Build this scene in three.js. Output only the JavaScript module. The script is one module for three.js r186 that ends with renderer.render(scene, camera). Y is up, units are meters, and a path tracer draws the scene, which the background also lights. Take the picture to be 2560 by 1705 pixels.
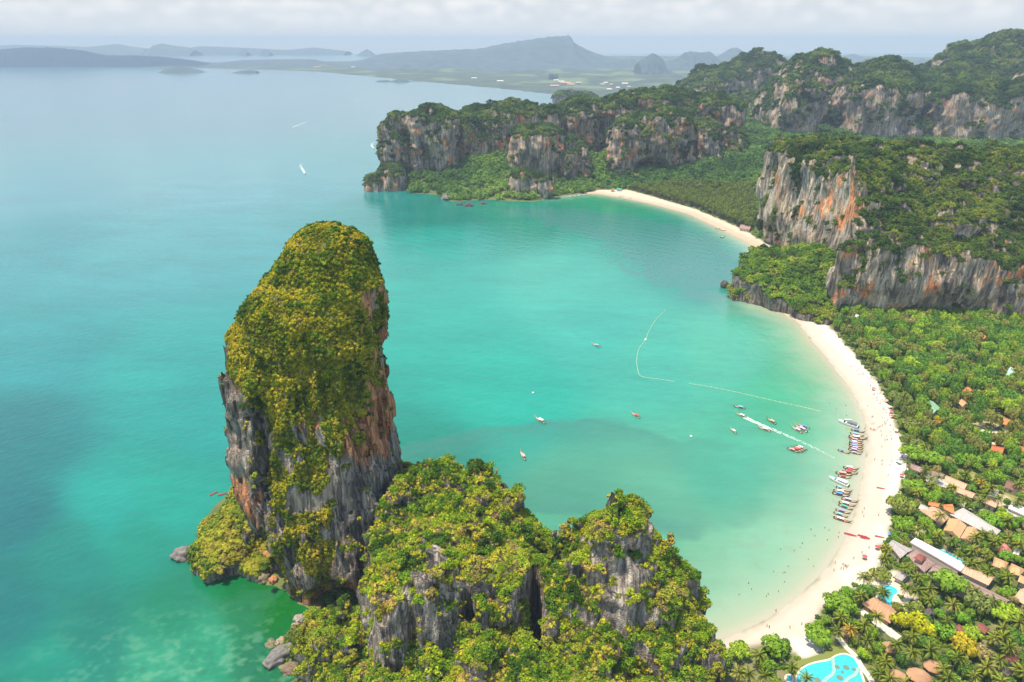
import * as THREE from 'three';
import { mergeGeometries } from 'three/addons/utils/BufferGeometryUtils.js';
import { createNoise2D, createNoise3D } from 'simplex-noise';

/* ------------------------------------------------------------------ camera, sky, sun, haze, exposure */
const scene = new THREE.Scene();
const camera = new THREE.PerspectiveCamera(53.08, 1024 / 682, 1, 90000);
camera.position.set(0, 250, 0);
camera.rotation.x = -23.8 * Math.PI / 180;

function rng(a) { return () => { a = (a + 0x6d2b79f5) | 0; let t = Math.imul(a ^ (a >>> 15), 1 | a); t = (t + Math.imul(t ^ (t >>> 7), 61 | t)) ^ t; return ((t ^ (t >>> 14)) >>> 0) / 4294967296; }; }
const n3 = createNoise3D(rng(11)), n2 = createNoise2D(rng(5));
const clamp = (x, a = 0, b = 1) => Math.min(b, Math.max(a, x)), lerp = (a, b, t) => a + (b - a) * t;
const ss = (a, b, x) => { const t = clamp((x - a) / (b - a)); return t * t * (3 - 2 * t); };
const mix3 = (a, b, t) => [a[0] + (b[0] - a[0]) * t, a[1] + (b[1] - a[1]) * t, a[2] + (b[2] - a[2]) * t];
const fbm2 = (x, y, o = 4) => { let s = 0, a = 0.5; for (let i = 0; i < o; i++) { s += a * n2(x, y); x = x * 2.03 + 7.1; y = y * 2.03 - 3.3; a *= 0.5; } return s; };

const SUN = new THREE.Vector3(-0.23, 0.95, 0.05).normalize();
{
  const W = 1024, H = 512, d = new Float32Array(W * H * 4);
  for (let r = 0; r < H; r++) for (let c = 0; c < W; c++) {
    const up = ((r + 0.5) / H - 0.5) * Math.PI, ro = ((c + 0.5) / W - 0.5) * 2 * Math.PI, y = Math.sin(up), x = Math.cos(ro) * Math.cos(up), z = Math.sin(ro) * Math.cos(up);
    const e = Math.max(0, y);
    let col = mix3([0.515, 0.555, 0.595], [0.46, 0.57, 0.74], ss(0.08, 0.4, e));
    col = mix3(col, [0.20, 0.35, 0.62], ss(0.25, 0.9, e));
    if (y > 0) {
      const k = 1 / (e + 0.09), cl = fbm2(x * k * 1.8 + 3, z * k * 1.8, 5) + 0.4 * fbm2(x * k * 5 - 1, z * k * 5.1 + 8, 3);
      col = mix3(col, [0.68, 0.685, 0.695], 0.95 * ss(-0.3, 0.5, cl) * ss(0.002, 0.045, e) * ss(0.5, 0.15, e));
    }
    const g = Math.max(0, x * SUN.x + y * SUN.y + z * SUN.z); const h = 0.35 * Math.pow(g, 8);
    if (y <= 0) col = [0.52, 0.56, 0.60];
    d.set([col[0] + h, col[1] + h, col[2] + h, 1], (r * W + c) * 4);
  }
  const t = new THREE.DataTexture(d, W, H, THREE.RGBAFormat, THREE.FloatType);
  t.mapping = THREE.EquirectangularReflectionMapping; t.magFilter = THREE.LinearFilter; t.needsUpdate = true;
  scene.background = t; scene.environment = t;
}
const sun = new THREE.DirectionalLight(0xffeed4, 5);
sun.position.copy(SUN).multiplyScalar(1500); sun.target.position.set(100, 0, -600); sun.position.add(sun.target.position);
sun.castShadow = true; sun.shadow.radius = 1.5; sun.shadow.mapSize.set(4096, 4096);
Object.assign(sun.shadow.camera, { left: -1500, right: 1500, top: 1500, bottom: -1500, near: 1, far: 4000 });
scene.add(sun, sun.target);
scene.fog = new THREE.FogExp2(0xc4def8, 0.000085);
scene.fog.color.setRGB(0.60, 0.80, 1.0);
const renderer = new THREE.WebGLRenderer({ antialias: true });
renderer.toneMapping = THREE.LinearToneMapping; renderer.toneMappingExposure = 1.4;
renderer.shadowMap.enabled = true;

/* ------------------------------------------------------------------ naming helpers */
const used = new Map();
function numbered(n) { n = n.replace(/_\d{3}$/, ''); const k = used.get(n) ?? 0; used.set(n, k + 1); return k ? n + '_' + String(k).padStart(3, '0') : n; }
function tag(o, label, category, group, kind) { const u = {}; if (label) u.label = label; if (category) u.category = category; if (group) u.group = group; if (kind) u.kind = kind; o.userData = u; return o; }
function top(o, name) { o.name = numbered(name); scene.add(o); return o; }
function part(name, g, m, parent) { const o = new THREE.Mesh(g, m); o.name = name; o.castShadow = o.receiveShadow = true; if (parent) parent.add(o); return o; }
function base(name, x, y, z, turn = 0) { const o = new THREE.Group(); o.position.set(x, y, z); o.rotation.y = turn; return top(o, name); }
function std(r, g, b, rough = 0.85, extra = {}) { const m = new THREE.MeshStandardMaterial({ roughness: rough, ...extra }); m.color.setRGB(r, g, b); return m; }

/* ------------------------------------------------------------------ plan of the coast */
const poly = (...n) => { const p = []; for (let i = 0; i < n.length; i += 2) p.push([n[i], n[i + 1]]); return p; };
function segD(px, pz, a, b) { const vx = b[0] - a[0], vz = b[1] - a[1], wx = px - a[0], wz = pz - a[1], t = clamp((wx * vx + wz * vz) / (vx * vx + vz * vz)); return (wx - t * vx) ** 2 + (wz - t * vz) ** 2; }
function polyD(px, pz, p) { let d = 1e18, s = 1; for (let i = 0, j = p.length - 1; i < p.length; j = i++) { const a = p[i], b = p[j]; d = Math.min(d, segD(px, pz, a, b)); if ((a[1] > pz) !== (b[1] > pz) && px < (b[0] - a[0]) * (pz - a[1]) / (b[1] - a[1]) + a[0]) s = -s; } return s * Math.sqrt(d); }
function lineD(px, pz, p) { let d = 1e18; for (let i = 1; i < p.length; i++) d = Math.min(d, segD(px, pz, p[i], p[i - 1])); return Math.sqrt(d); }
class Field {
  constructor(x0, z0, x1, z1, s, fn) { Object.assign(this, { x0, z0, s }); this.nx = Math.ceil((x1 - x0) / s) + 2; this.nz = Math.ceil((z1 - z0) / s) + 2; this.a = new Float32Array(this.nx * this.nz); for (let j = 0; j < this.nz; j++) for (let i = 0; i < this.nx; i++) this.a[j * this.nx + i] = fn(x0 + i * s, z0 + j * s); }
  at(x, z) { const fx = clamp((x - this.x0) / this.s, 0, this.nx - 1.001), fz = clamp((z - this.z0) / this.s, 0, this.nz - 1.001), i = fx | 0, j = fz | 0, u = fx - i, v = fz - j, a = this.a, k = j * this.nx + i; return (a[k] * (1 - u) + a[k + 1] * u) * (1 - v) + (a[k + this.nx] * (1 - u) + a[k + this.nx + 1] * u) * v; }
}
const shoreTonsai = poly(70.3,-1187.1, 118,-1212.7, 150.4,-1212.7, 190.3,-1180, 233.3,-1128.8, 275.1,-1060.7, 298.3,-971.5, 314.3,-901.5, 320.6,-849.7, 325.7,-801.2);
const shoreRailay = poly(259.3,-652.8, 270.1,-633.4, 275.2,-610.6, 271.2,-561, 267.7,-507.9, 263,-466.1, 254.3,-429.6, 239.9,-394.7, 217.6,-354.6, 197.3,-320.5, 178.8,-294.4, 160.3,-273.9, 140.6,-256.4, 121,-242.6, 103.8,-233.6, 92.8,-229.8);
const coast = [...poly(-265.1,-1247.2, -231.6,-1227.8, -136.1,-1209, -100.5,-1148.8, -73.2,-1159, -35,-1165.9, -12.5,-1155.6, 38.9,-1148.8), ...shoreTonsai,
  ...poly(308.9,-780.4, 284.3,-763.8, 253.5,-729.3, 234.9,-697.5, 232.2,-678.5, 245.1,-664.1), ...shoreRailay,
  ...poly(77.6,-237.4, 57.7,-252.2, 34.9,-280.9, 15.1,-299.7, -14.4,-324.5, -46.8,-343.4, -74.2,-349.2, -84.6,-347.8, -128,-350.1, -154.8,-350.1, -170.8,-355.6, -170.7,-336.9, -174.4,-326.5, -175.1,-307, -168.2,-291, -165.1,-279.3, -150.2,-276.1, -136.8,-273.2, -125.2,-265.3, -114.3,-261.7, -102.5,-250.8, -90.7,-247.5, -95.7,-241.3, -104.2,-232.3, -107.7,-222.6, -104.6,-216.6, -88.8,-209, -98.5,-204.3, -117.3,-205.8, -123,-192.5),
  ...poly(-140, -110, 100, -90, 900, -60, 2400, -200, 6000, -1500, 9000, -6000, 6000, -12500, 1500, -12500, -900, -9500, -4500, -8600, -4700, -7600, -2915.6,-7066.1, -2227.6,-6751, -1665.8,-6283.1, -971.8,-5320.2, -539.1,-4706.4, -116.4,-4138.8, 202.8,-3630.3, 160.1,-2907.8, 193.8,-2832, 387.3,-2869.4, 520, -2500, 330, -1950, 60, -1700, -120, -1480, -230, -1360)];
const coastNear = new Field(-680, -1560, 1500, -60, 3, (x, z) => polyD(x, z, coast));
const coastD = (x, z) => (x > -660 && x < 1480 && z > -1540 && z < -70 ? coastNear.at(x, z) : polyD(x, z, coast));
const beachD = (() => { const f = new Field(-680, -1330, 820, -60, 4, (x, z) => lineD(x, z, shoreRailay)), g = new Field(-680, -1330, 820, -60, 4, (x, z) => lineD(x, z, shoreTonsai)); return (x, z) => Math.min(f.at(x, z), g.at(x, z) * 1.6); })();

/* sand, as two plan outlines */
const sandRailay = [...shoreRailay, ...poly(92.7,-222.6, 106.1,-225, 121.5,-229.8, 124.7,-225, 127.8,-215.6, 138.3,-222.6, 136.8,-237.4, 154.2,-253, 174.7,-265.3, 190.6,-277.7, 200.3,-292.7, 208.3,-301.5, 216.7,-320.5, 235.6,-343.4, 253.7,-366.5, 259.2,-386.7, 268.6,-411.6, 279.6,-442.3, 289.4,-484.4, 294.5,-533.4, 299.9,-596.4, 296.6,-624.1, 274.4,-645.4)];
const sandTonsai = [...shoreTonsai.slice(2), ...poly(334.9,-811.9, 338.7,-878, 334,-935.3, 322.4,-989.3, 294.6,-1084.6, 242.9,-1180, 206.3,-1235.5, 155.8,-1239.4, 129.9,-1216.5)];
const sandNear = new Field(-60, -1330, 700, -100, 2.5, (x, z) => Math.min(polyD(x, z, sandRailay), polyD(x, z, sandTonsai)));
const sandD = (x, z) => (z < -1320 || z > -110 || x < -50 ? 999 : sandNear.at(x, z));

/* height of the ground (metres) away from the karst */
function ground(x, z) {
  const d = -coastD(x, z);
  if (d < 0) return Math.max(-6, d * 0.25);
  let h = d < 40 ? Math.min(d * 0.075, 1.2 + d * 0.02) : 2.0;
  if (sandD(x, z) > 4) h += 0.5 * ss(4, 12, sandD(x, z));
  h += 5 * ss(60, 260, d) * ss(-200, -700, z);
  h += 40 * ss(-960, -1450, z) * ss(20, 260, d) + 16 * ss(-1400, -2000, z) * ss(100, 400, d);
  if (z < -1170 && x < 190 && z > -1600) h += 19 * ss(0, 80, d) * ss(150, 0, x);
  if (z < -1200 && z > -1400 && x >= 20) h += 10 * ss(60, 140, d) * ss(420, 200, x);
  return h;
}
const lin = (r, g, b) => [r, g, b].map((v) => { v /= 255; return v <= 0.04045 ? v / 12.92 : ((v + 0.055) / 1.055) ** 2.4; });

/* ------------------------------------------------------------------ the sea */
const DEEP = [0.045, 0.30, 0.30];
const water = [  // depth and bottom of the water, reflected sky painted into far ones, as colour samples: x, z, r, g, b
  [-651.7,-890.7, 85,180,186], [-471.4,-811.9, 96,188,192], [-406.7,-890.7, 100,190,194], [-415.5,-551.5, 66,180,180], [-298,-507.9, 66,190,180], [-221.9,-435.9, 58,188,176],
  [-336,-405.8, 30,152,152], [-239.3,-332.7, 46,188,172], [-288,-320.5, 20,143,145], [-205.8,-332.7, 52,188,168], [-236.1,-284.2, 22,160,146], [-239.5,-248, 14,145,140], [-199.8,-294.4, 38,172,150],
  [-196.5,-234.8, 32,152,134], [-199.4,-213.4, 58,172,148], [-162.3,-248, 58,162,126], [-128.9,-248, 72,156,100], [-137.2,-227.4, 92,188,146], [-150.4,-213.4, 98,190,152], [-113.9,-222.6, 56,146,104], [-116.3,-248, 78,152,80],
  [-103.3,-890.7, 72,198,182], [-79.5,-660.3, 74,202,182], [-27.7,-507.9, 70,202,180], [60.2,-729.3, 100,212,190], [92.6,-601.8, 96,210,190], [7.5,-448.9, 76,205,182], [124.6,-551.5, 102,210,186],
  [182.5,-551.5, 112,216,184], [-121.4,-1066.6, 40,172,158], [-200.1,-1128.8, 50,176,168], [15.8,-1066.6, 60,182,158], [161.1,-1128.8, 84,192,152], [217.6,-890.7, 84,186,168], [235.7,-744.6, 78,182,168], [31.8,-332.7, 120,198,164],
  [79.6,-312.7, 132,210,174], [141.7,-354.6, 110,204,170], [135.2,-294.4, 148,216,178], [93.3,-268.3, 146,213,174], [73.6,-280.9, 126,202,162], [227.5,-469.7, 96,208,158], [-48.9,-364, 66,170,148], [-143.5,-405.8, 60,190,176],
  [-821.3,-1198, 106,186,198], [-563.4,-1317.5, 118,194,204], [-313.7,-1317.5, 112,192,200], [-995.8,-2850.6, 122,176,194], [-1686.2,-2850.6, 112,172,192], [-326.1,-3050.2, 138,188,200], [-2713.2,-5197.3, 128,176,198],
].map(([x, z, r, g, b]) => [Math.atan2(x, -z) * 3, Math.log(Math.hypot(x, z)), lin(r, g, b).map((v, i) => Math.max(0.004, (v - [0.075, 0.05, 0.05][i]) / 2.35))]);
const grassEdge = poly(-85.6,-384, -69.4,-392, -53.1,-404.1, -23.5,-412.7, 7.1,-418.6, 38.5,-426.5, 79.1,-425.9, 98.7,-413.9, 114.5,-402.4, 126.7,-403.6, 147.7,-393.6, 167,-372.8, 146.4,-320.5, 100.7,-298, 30.6,-316.5, -45.7,-332.7);
const reef = poly(-33.2,-1103.1, 35,-1023.9, 81.1,-935.3, 121.4,-890.7, 136,-777, 156.7,-721.9, 193.2,-673.2, 230.4,-660.3, 240.3,-729.3, 291.3,-785.5, 291.8,-865.7, 263.7,-959.2, 216.1,-1037.8, 121.7,-1096.9);
const grassF = new Field(-120, -560, 420, -180, 3, (x, z) => polyD(x, z, grassEdge)), reefF = new Field(-120, -1230, 460, -600, 5, (x, z) => polyD(x, z, reef));
function seaColor(x, z) {
  const a = Math.atan2(x, -z) * 3, b = Math.log(Math.hypot(x, z) + 1);
  let w = 1e-9, r = 0, g = 0, bl = 0;
  for (const p of water) { const q = 1 / ((p[0] - a) ** 2 + ((p[1] - b) * 1.6) ** 2 + 0.004) ** 2.2; w += q; r += q * p[2][0]; g += q * p[2][1]; bl += q * p[2][2]; }
  let c = [r / w, g / w, bl / w];
  const warp = n2(x * 0.018, z * 0.018) * 9 + n2(x * 0.06, z * 0.06) * 3.5, soft = fbm2(x * 0.006 + 4, z * 0.012, 4), fine = fbm2(x * 0.05, z * 0.09, 3);
  const streak = n2(x * 0.012 + z * 0.004, z * 0.07 - x * 0.01) * 0.6 + n2(x * 0.05, z * 0.22) * 0.4; c = c.map((v) => v * (1 + 0.14 * soft + 0.06 * fine + 0.06 * streak));
  if (x > -100 && x < 400 && z > -550 && z < -190) { const d = -(grassF.at(x, z) + warp * 0.55); if (d > -6) { const k = ss(-2.5, 5, d) * (0.2 + 0.72 * Math.exp(-Math.max(0, d) / 24)) * ss(165, 85, x + warp * 2); c = mix3(c, [0.035, 0.15, 0.115], k * (0.8 + 0.35 * fine)); } }
  if (x > -100 && x < 450 && z > -1200 && z < -620) { const d = -(reefF.at(x, z) + warp * 2.2); c = mix3(c, [0.035, 0.165, 0.15], ss(-6, 14, d) * (0.72 + 0.4 * soft)); }
  if (x < -60 && z > -290) { const p = fbm2(x * 0.05 + 9, z * 0.065, 3) * 0.7 + fbm2(x * 0.16, z * 0.2, 3) * 0.6; const near = ss(-265, -215, z) * ss(-240, -140, x); c = mix3(c, [0.12, 0.29, 0.18], near * ss(-0.05, 0.5, p) * 0.42); c = mix3(c, [0.018, 0.11, 0.07], near * ss(0.0, -0.5, p) * 0.5); }
  if (z > -900 && x > 60) {
    const d = beachD(x, z);
    const m = ss(0.15, 0.5, fbm2(x * 0.05 + 20, z * 0.05, 3)) * ss(60, 20, d) * ss(4, 14, d);
    c = mix3(c, [0.11, 0.19, 0.125], m * 0.5);
  }
  { const d = Math.max(0, beachD(x, z) + n2(x * 0.03, z * 0.03) * 5 * ss(0, 30, beachD(x, z)));
    c = mix3(c, [0.225, 0.36, 0.25], 0.8 * Math.exp(-((d / 34) ** 1.6)));
    c = mix3(c, [0.31, 0.345, 0.235], 0.95 * Math.exp(-((d / 13) ** 1.5)));
    c = mix3(c, [0.37, 0.355, 0.275], Math.exp(-((d / 3) ** 2))); }
  return c;
}
function colorTexture(w, h, fn) { const d = new Float32Array(w * h * 4); for (let j = 0; j < h; j++) for (let i = 0; i < w; i++) { const c = fn((i + 0.5) / w, (j + 0.5) / h); d.set([c[0], c[1], c[2], 1], (j * w + i) * 4); } const t = new THREE.DataTexture(d, w, h, THREE.RGBAFormat, THREE.FloatType); t.magFilter = THREE.LinearFilter; t.needsUpdate = true; return t; }
{
  const N = { x0: -640, x1: 520, z0: -1300, z1: -90 }, M = { x0: -9000, x1: 4000, z0: -12000, z1: 1000 };
  const tex = (b, w, h) => { const t = colorTexture(w, h, (u, v) => seaColor(lerp(b.x0, b.x1, u), lerp(b.z0, b.z1, v))); t.repeat.set(1 / (b.x1 - b.x0), 1 / (b.z1 - b.z0)); t.offset.set(-b.x0 / (b.x1 - b.x0), -b.z0 / (b.z1 - b.z0)); t.wrapS = t.wrapT = THREE.ClampToEdgeWrapping; return t; };
  const wave = (() => { // tileable ripples, several wavelengths running towards the shore
    const n = 512, d = new Float32Array(n * n * 4), r = rng(3), ws = []; for (let i = 0; i < 46; i++) { const kx = Math.round((r() - 0.5) * 26), ky = Math.round((r() - 0.5) * 50 + (r() < 0.5 ? -9 : 9)); ws.push([kx, ky, r() * 6.28, 1 / (2 + Math.hypot(kx, ky)) ** 1.1]); }
    for (let j = 0; j < n; j++) for (let i = 0; i < n; i++) { let s = 0; for (const [a, b, p, q] of ws) s += q * Math.sin(6.28318 * (a * i + b * j) / n + p); s = 0.5 + s * 0.32; d.set([s, s, s, 1], (j * n + i) * 4); }
    const t = new THREE.DataTexture(d, n, n, THREE.RGBAFormat, THREE.FloatType); t.wrapS = t.wrapT = THREE.RepeatWrapping; t.magFilter = THREE.LinearFilter; t.needsUpdate = true; return t; })();
  const mat = (map, size, bump, rough) => { const w = wave.clone(); w.repeat.set(1 / size, 1 / size); w.needsUpdate = true; return new THREE.MeshStandardMaterial({ map, roughness: rough, bumpMap: w, bumpScale: bump }); };
  const pos = [], uv = [], idx = [], groups = [];
  const quad = (x0, x1, z0, z1, m) => { const k = pos.length / 3; pos.push(x0, 0, z0, x1, 0, z0, x1, 0, z1, x0, 0, z1); uv.push(x0, z0, x1, z0, x1, z1, x0, z1); groups.push([idx.length, m]); idx.push(k, k + 2, k + 1, k, k + 3, k + 2); };
  const E = 15000; quad(N.x0, N.x1, N.z0, N.z1, 0);
  quad(M.x0, N.x0, M.z0, M.z1, 1); quad(N.x1, M.x1, M.z0, M.z1, 1); quad(N.x0, N.x1, M.z0, N.z0, 1); quad(N.x0, N.x1, N.z1, M.z1, 1);
  quad(-E, M.x0, -E, M.z1, 1); quad(M.x1, E, -E, M.z1, 1); quad(M.x0, M.x1, -E, M.z0, 1);
  const g = new THREE.BufferGeometry(); g.setAttribute('position', new THREE.Float32BufferAttribute(pos, 3)); g.setAttribute('uv', new THREE.Float32BufferAttribute(uv, 2)); g.setIndex(idx); g.computeVertexNormals();
  for (const [s, m] of groups) g.addGroup(s, 6, m);
  const sea = new THREE.Mesh(g, [mat(tex(N, 1900, 2000), 46, 0.30, 0.16), mat(tex(M, 1024, 1024), 60, 0.14, 0.16)]); sea.receiveShadow = true;
  tag(top(sea, 'sea'), 'turquoise sea filling the bay and reaching the hazy horizon', null, null, 'structure');
}

/* ------------------------------------------------------------------ meshing solid rock from a distance function (surface nets) */
function solid(f, lo, hi, c, color, uvScale = 1) {
  const nx = Math.ceil((hi[0] - lo[0]) / c / 4) * 4 + 1, ny = Math.ceil((hi[1] - lo[1]) / c / 4) * 4 + 1, nz = Math.ceil((hi[2] - lo[2]) / c / 4) * 4 + 1, G = new Float32Array(nx * ny * nz).fill(NaN);
  const at = (i, j, k) => (k * ny + j) * nx + i, ev = (i, j, k) => { const q = at(i, j, k); if (G[q] !== G[q]) G[q] = f(lo[0] + i * c, lo[1] + j * c, lo[2] + k * c); return G[q]; }, thr = c * 4 * 2;
  const live = [];
  for (let k = 0; k + 4 < nz; k += 4) for (let j = 0; j + 4 < ny; j += 4) for (let i = 0; i + 4 < nx; i += 4) {
    let mn = 1e9, neg = 0; for (let q = 0; q < 8; q++) { const v = ev(i + (q & 1) * 4, j + ((q >> 1) & 1) * 4, k + (q >> 2) * 4); mn = Math.min(mn, Math.abs(v)); neg += v < 0; }
    if (mn < thr || (neg > 0 && neg < 8)) live.push([i, j, k]);
  }
  for (const [i, j, k] of live) for (let a = 0; a <= 4; a++) for (let b = 0; b <= 4; b++) for (let d = 0; d <= 4; d++) ev(i + a, j + b, k + d);
  const id = new Int32Array(nx * ny * nz).fill(-1), P = [];
  const E = [[0, 1], [2, 3], [4, 5], [6, 7], [0, 2], [1, 3], [4, 6], [5, 7], [0, 4], [1, 5], [2, 6], [3, 7]], v = new Float32Array(8);
  for (const [bi, bj, bk] of live) for (let k = bk; k < bk + 4; k++) for (let j = bj; j < bj + 4; j++) for (let i = bi; i < bi + 4; i++) {
    let m = 0; for (let q = 0; q < 8; q++) { v[q] = G[at(i + (q & 1), j + ((q >> 1) & 1), k + (q >> 2))]; if (v[q] < 0) m |= 1 << q; }
    if (m === 0 || m === 255) continue;
    let x = 0, y = 0, z = 0, n = 0;
    for (const [a, b] of E) if (((m >> a) & 1) !== ((m >> b) & 1)) { const t = v[a] / (v[a] - v[b]); x += (a & 1) + t * ((b & 1) - (a & 1)); y += ((a >> 1) & 1) + t * (((b >> 1) & 1) - ((a >> 1) & 1)); z += (a >> 2) + t * ((b >> 2) - (a >> 2)); n++; }
    id[at(i, j, k)] = P.length / 3; P.push(lo[0] + (i + x / n) * c, lo[1] + (j + y / n) * c, lo[2] + (k + z / n) * c);
  }
  const I = [], face = (a, b, d, e, flip) => { if (a < 0 || b < 0 || d < 0 || e < 0) return; if (flip) I.push(a, d, b, a, e, d); else I.push(a, b, d, a, d, e); };
  for (const [bi, bj, bk] of live) for (let k = bk; k < bk + 4; k++) for (let j = bj; j < bj + 4; j++) for (let i = bi; i < bi + 4; i++) {
    const s = G[at(i, j, k)] < 0;
    if (j > 0 && k > 0 && s !== (G[at(i + 1, j, k)] < 0)) face(id[at(i, j - 1, k - 1)], id[at(i, j, k - 1)], id[at(i, j, k)], id[at(i, j - 1, k)], !s);
    if (i > 0 && k > 0 && s !== (G[at(i, j + 1, k)] < 0)) face(id[at(i - 1, j, k - 1)], id[at(i - 1, j, k)], id[at(i, j, k)], id[at(i, j, k - 1)], !s);
    if (i > 0 && j > 0 && s !== (G[at(i, j, k + 1)] < 0)) face(id[at(i - 1, j - 1, k)], id[at(i, j - 1, k)], id[at(i, j, k)], id[at(i - 1, j, k)], !s);
  }
  const g = new THREE.BufferGeometry(); g.setAttribute('position', new THREE.Float32BufferAttribute(P, 3)); g.setIndex(I); g.computeVertexNormals();
  const N = g.attributes.normal.array, n = P.length / 3, C = new Float32Array(n * 3), U = new Float32Array(n * 2);
  for (let q = 0; q < n; q++) { C.set(color(P[q * 3], P[q * 3 + 1], P[q * 3 + 2], N[q * 3], N[q * 3 + 1], N[q * 3 + 2]), q * 3); U[q * 2] = (Math.abs(N[q * 3]) > Math.abs(N[q * 3 + 2]) ? P[q * 3 + 2] : P[q * 3]) * uvScale; U[q * 2 + 1] = P[q * 3 + 1] * uvScale; }
  g.setAttribute('color', new THREE.BufferAttribute(C, 3)); g.setAttribute('uv', new THREE.BufferAttribute(U, 2));
  return g;
}
const smax = (a, b, k) => { const h = Math.max(k - Math.abs(a - b), 0) / k; return Math.max(a, b) + h * h * k * 0.25; }, smin = (a, b, k) => -smax(-a, -b, k);
const knob = (x, y, z) => n3(x * 0.022, y * 0.02, z * 0.022) * 6;
const flute = (x, y, z, s = 1, f = 1) => { x *= f; y *= f; z *= f; return s * (n3(x * 0.045, y * 0.016, z * 0.045) * 4 + n3(x * 0.12, y * 0.035, z * 0.12) * 1.9 + (Math.abs(n3(x * 0.27, y * 0.035, z * 0.27)) - 0.35) * 2.5 + n3(x * 0.6, y * 0.12, z * 0.6) * 0.5 - 1.6 * ss(0.55, 0.8, Math.abs(n3(x * 0.09 + 7, y * 0.02, z * 0.09)))); };
const ell = (x, y, z, c, r) => (Math.hypot((x - c[0]) / r[0], (y - c[1]) / r[1], (z - c[2]) / r[2]) - 1) * Math.min(...r);

/* rock and soil textures: weathering streaks that hang down the face */
const per = (n, seed) => { const r = rng(seed), g = new Float32Array(n * n); for (let i = 0; i < g.length; i++) g[i] = r(); return (x, y) => { const i = Math.floor(x), j = Math.floor(y), u = x - i, v = y - j, a = u * u * (3 - 2 * u), b = v * v * (3 - 2 * v), q = (p, s) => g[(((s % n) + n) % n) * n + (((p % n) + n) % n)]; return lerp(lerp(q(i, j), q(i + 1, j), a), lerp(q(i, j + 1), q(i + 1, j + 1), a), b); }; };
const rockSkin = (() => {
  const A = per(16, 1), B = per(32, 2), C = per(64, 3), D = per(128, 4), n = 768;
  const h = (u, v) => 0.34 * B(u * 32, v * 3 * 32 / 32 + A(u * 16, v * 16) * 1.2) + 0.3 * C(u * 64, v * 6 + A(u * 16, v * 16) * 1.5) + 0.2 * D(u * 128, v * 16) + 0.16 * D(u * 128, v * 128);
  const map = colorTexture(n, n, (u, v) => { const t = h(u, v), k = clamp(0.92 + (t - 0.5) * 2.5, 0.2, 1.6); return [k, k * (0.99 - 0.02 * t), k * (0.98 - 0.05 * t)]; }), bump = colorTexture(n, n, (u, v) => { const t = h(u, v); return [t, t, t]; });
  for (const t of [map, bump]) { t.wrapS = t.wrapT = THREE.RepeatWrapping; t.repeat.set(1 / 48, 1 / 48); }
  return { map, bump };
})();
const rockMat = new THREE.MeshStandardMaterial({ vertexColors: true, roughness: 0.95, map: rockSkin.map, bumpMap: rockSkin.bump, bumpScale: 1.9 });
const farRockMat = new THREE.MeshStandardMaterial({ vertexColors: true, roughness: 0.97 });

function rock(x, y, z, o = {}) {
  const s = n3(x * 0.3, y * 0.022, z * 0.3), b = n3(x * 0.035, y * 0.03, z * 0.035), f = n3(x * 0.09, y * 0.012, z * 0.09 + 30);
  let c = mix3([0.15, 0.135, 0.125], [0.40, 0.365, 0.325], ss(-0.7, 0.8, s * 0.6 + b * 0.5));
  c = mix3(c, [0.42, 0.33, 0.25], 0.6 * ss(0.0, 0.6, n3(x * 0.05 + 50, y * 0.03, z * 0.05)) * (o.warm ?? 0.5));
  c = mix3(c, [0.055, 0.052, 0.058], 0.8 * ss(0.3, 0.75, f + 0.25 * s));
  c = mix3(c, [0.62, 0.61, 0.58], 0.5 * ss(0.5, 0.85, n3(x * 0.21, y * 0.018, z * 0.21 - 17)) * (o.pale ?? 0.6));
  const or = n3(x * 0.028 + 9, y * 0.022, z * 0.028) + 0.45 * n3(x * 0.14, y * 0.04, z * 0.14 + 5) + (o.orangeAt ? o.orangeAt(x, y, z) : 0);
  c = mix3(c, [0.50, 0.215, 0.09], 0.85 * ss(o.orange ?? 0.55, (o.orange ?? 0.55) + 0.35, or));
  const tw = o.tint ?? [1.03, 1, 0.95]; return c.map((v, i) => v * (o.light ?? 1) * tw[i]);
}
const soil = (x, y, z) => { const a = n3(x * 0.06, y * 0.06, z * 0.06), b = n3(x * 0.3, y * 0.3, z * 0.3); return mix3([0.06, 0.075, 0.022], [0.12, 0.115, 0.035], clamp(0.5 + a * 0.5 + b * 0.3)); };

/* columns of karst: superellipse in plan, domed top */
function col(cx, cz, a, b, h, o = {}) { return { cx, cz, a, b, h, n: 3, dome: 14, R: 12, taper: -0.01, ...o }; }
function colF(q, x, y, z) {
  const k0 = 1 + q.taper * (1 - 2 * y / q.h), dx = Math.abs(x - q.cx) / (q.a * k0), dz = Math.abs(z - q.cz) / (q.b * k0);
  if (dx > 3 || dz > 3) return Math.max((dx - 1) * q.a, (dz - 1) * q.b);
  const k = (dx ** q.n + dz ** q.n) ** (1 / q.n);
  return smax((k - 1) * Math.min(q.a, q.b), (y - q.h + q.dome * k * k) * 0.8, q.R);
}
function cols(list, wob, s, ff = 1) { return (x, y, z) => { const wx = n3(x * wob, y * wob * 0.5, z * wob) * 10 * s, wz = n3(x * wob + 40, y * wob * 0.5, z * wob) * 10 * s; let d = 1e9; for (const q of list) { const v = colF(q, x + wx, y, z + wz); d = d > 1e8 ? v : smin(d, v, 4); } return d > 40 || d < -40 ? d : d + flute(x, y, z, s, ff) + n3(x * 0.07, y * 0.07, z * 0.07) * 2.5 * s; }; }

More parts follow.
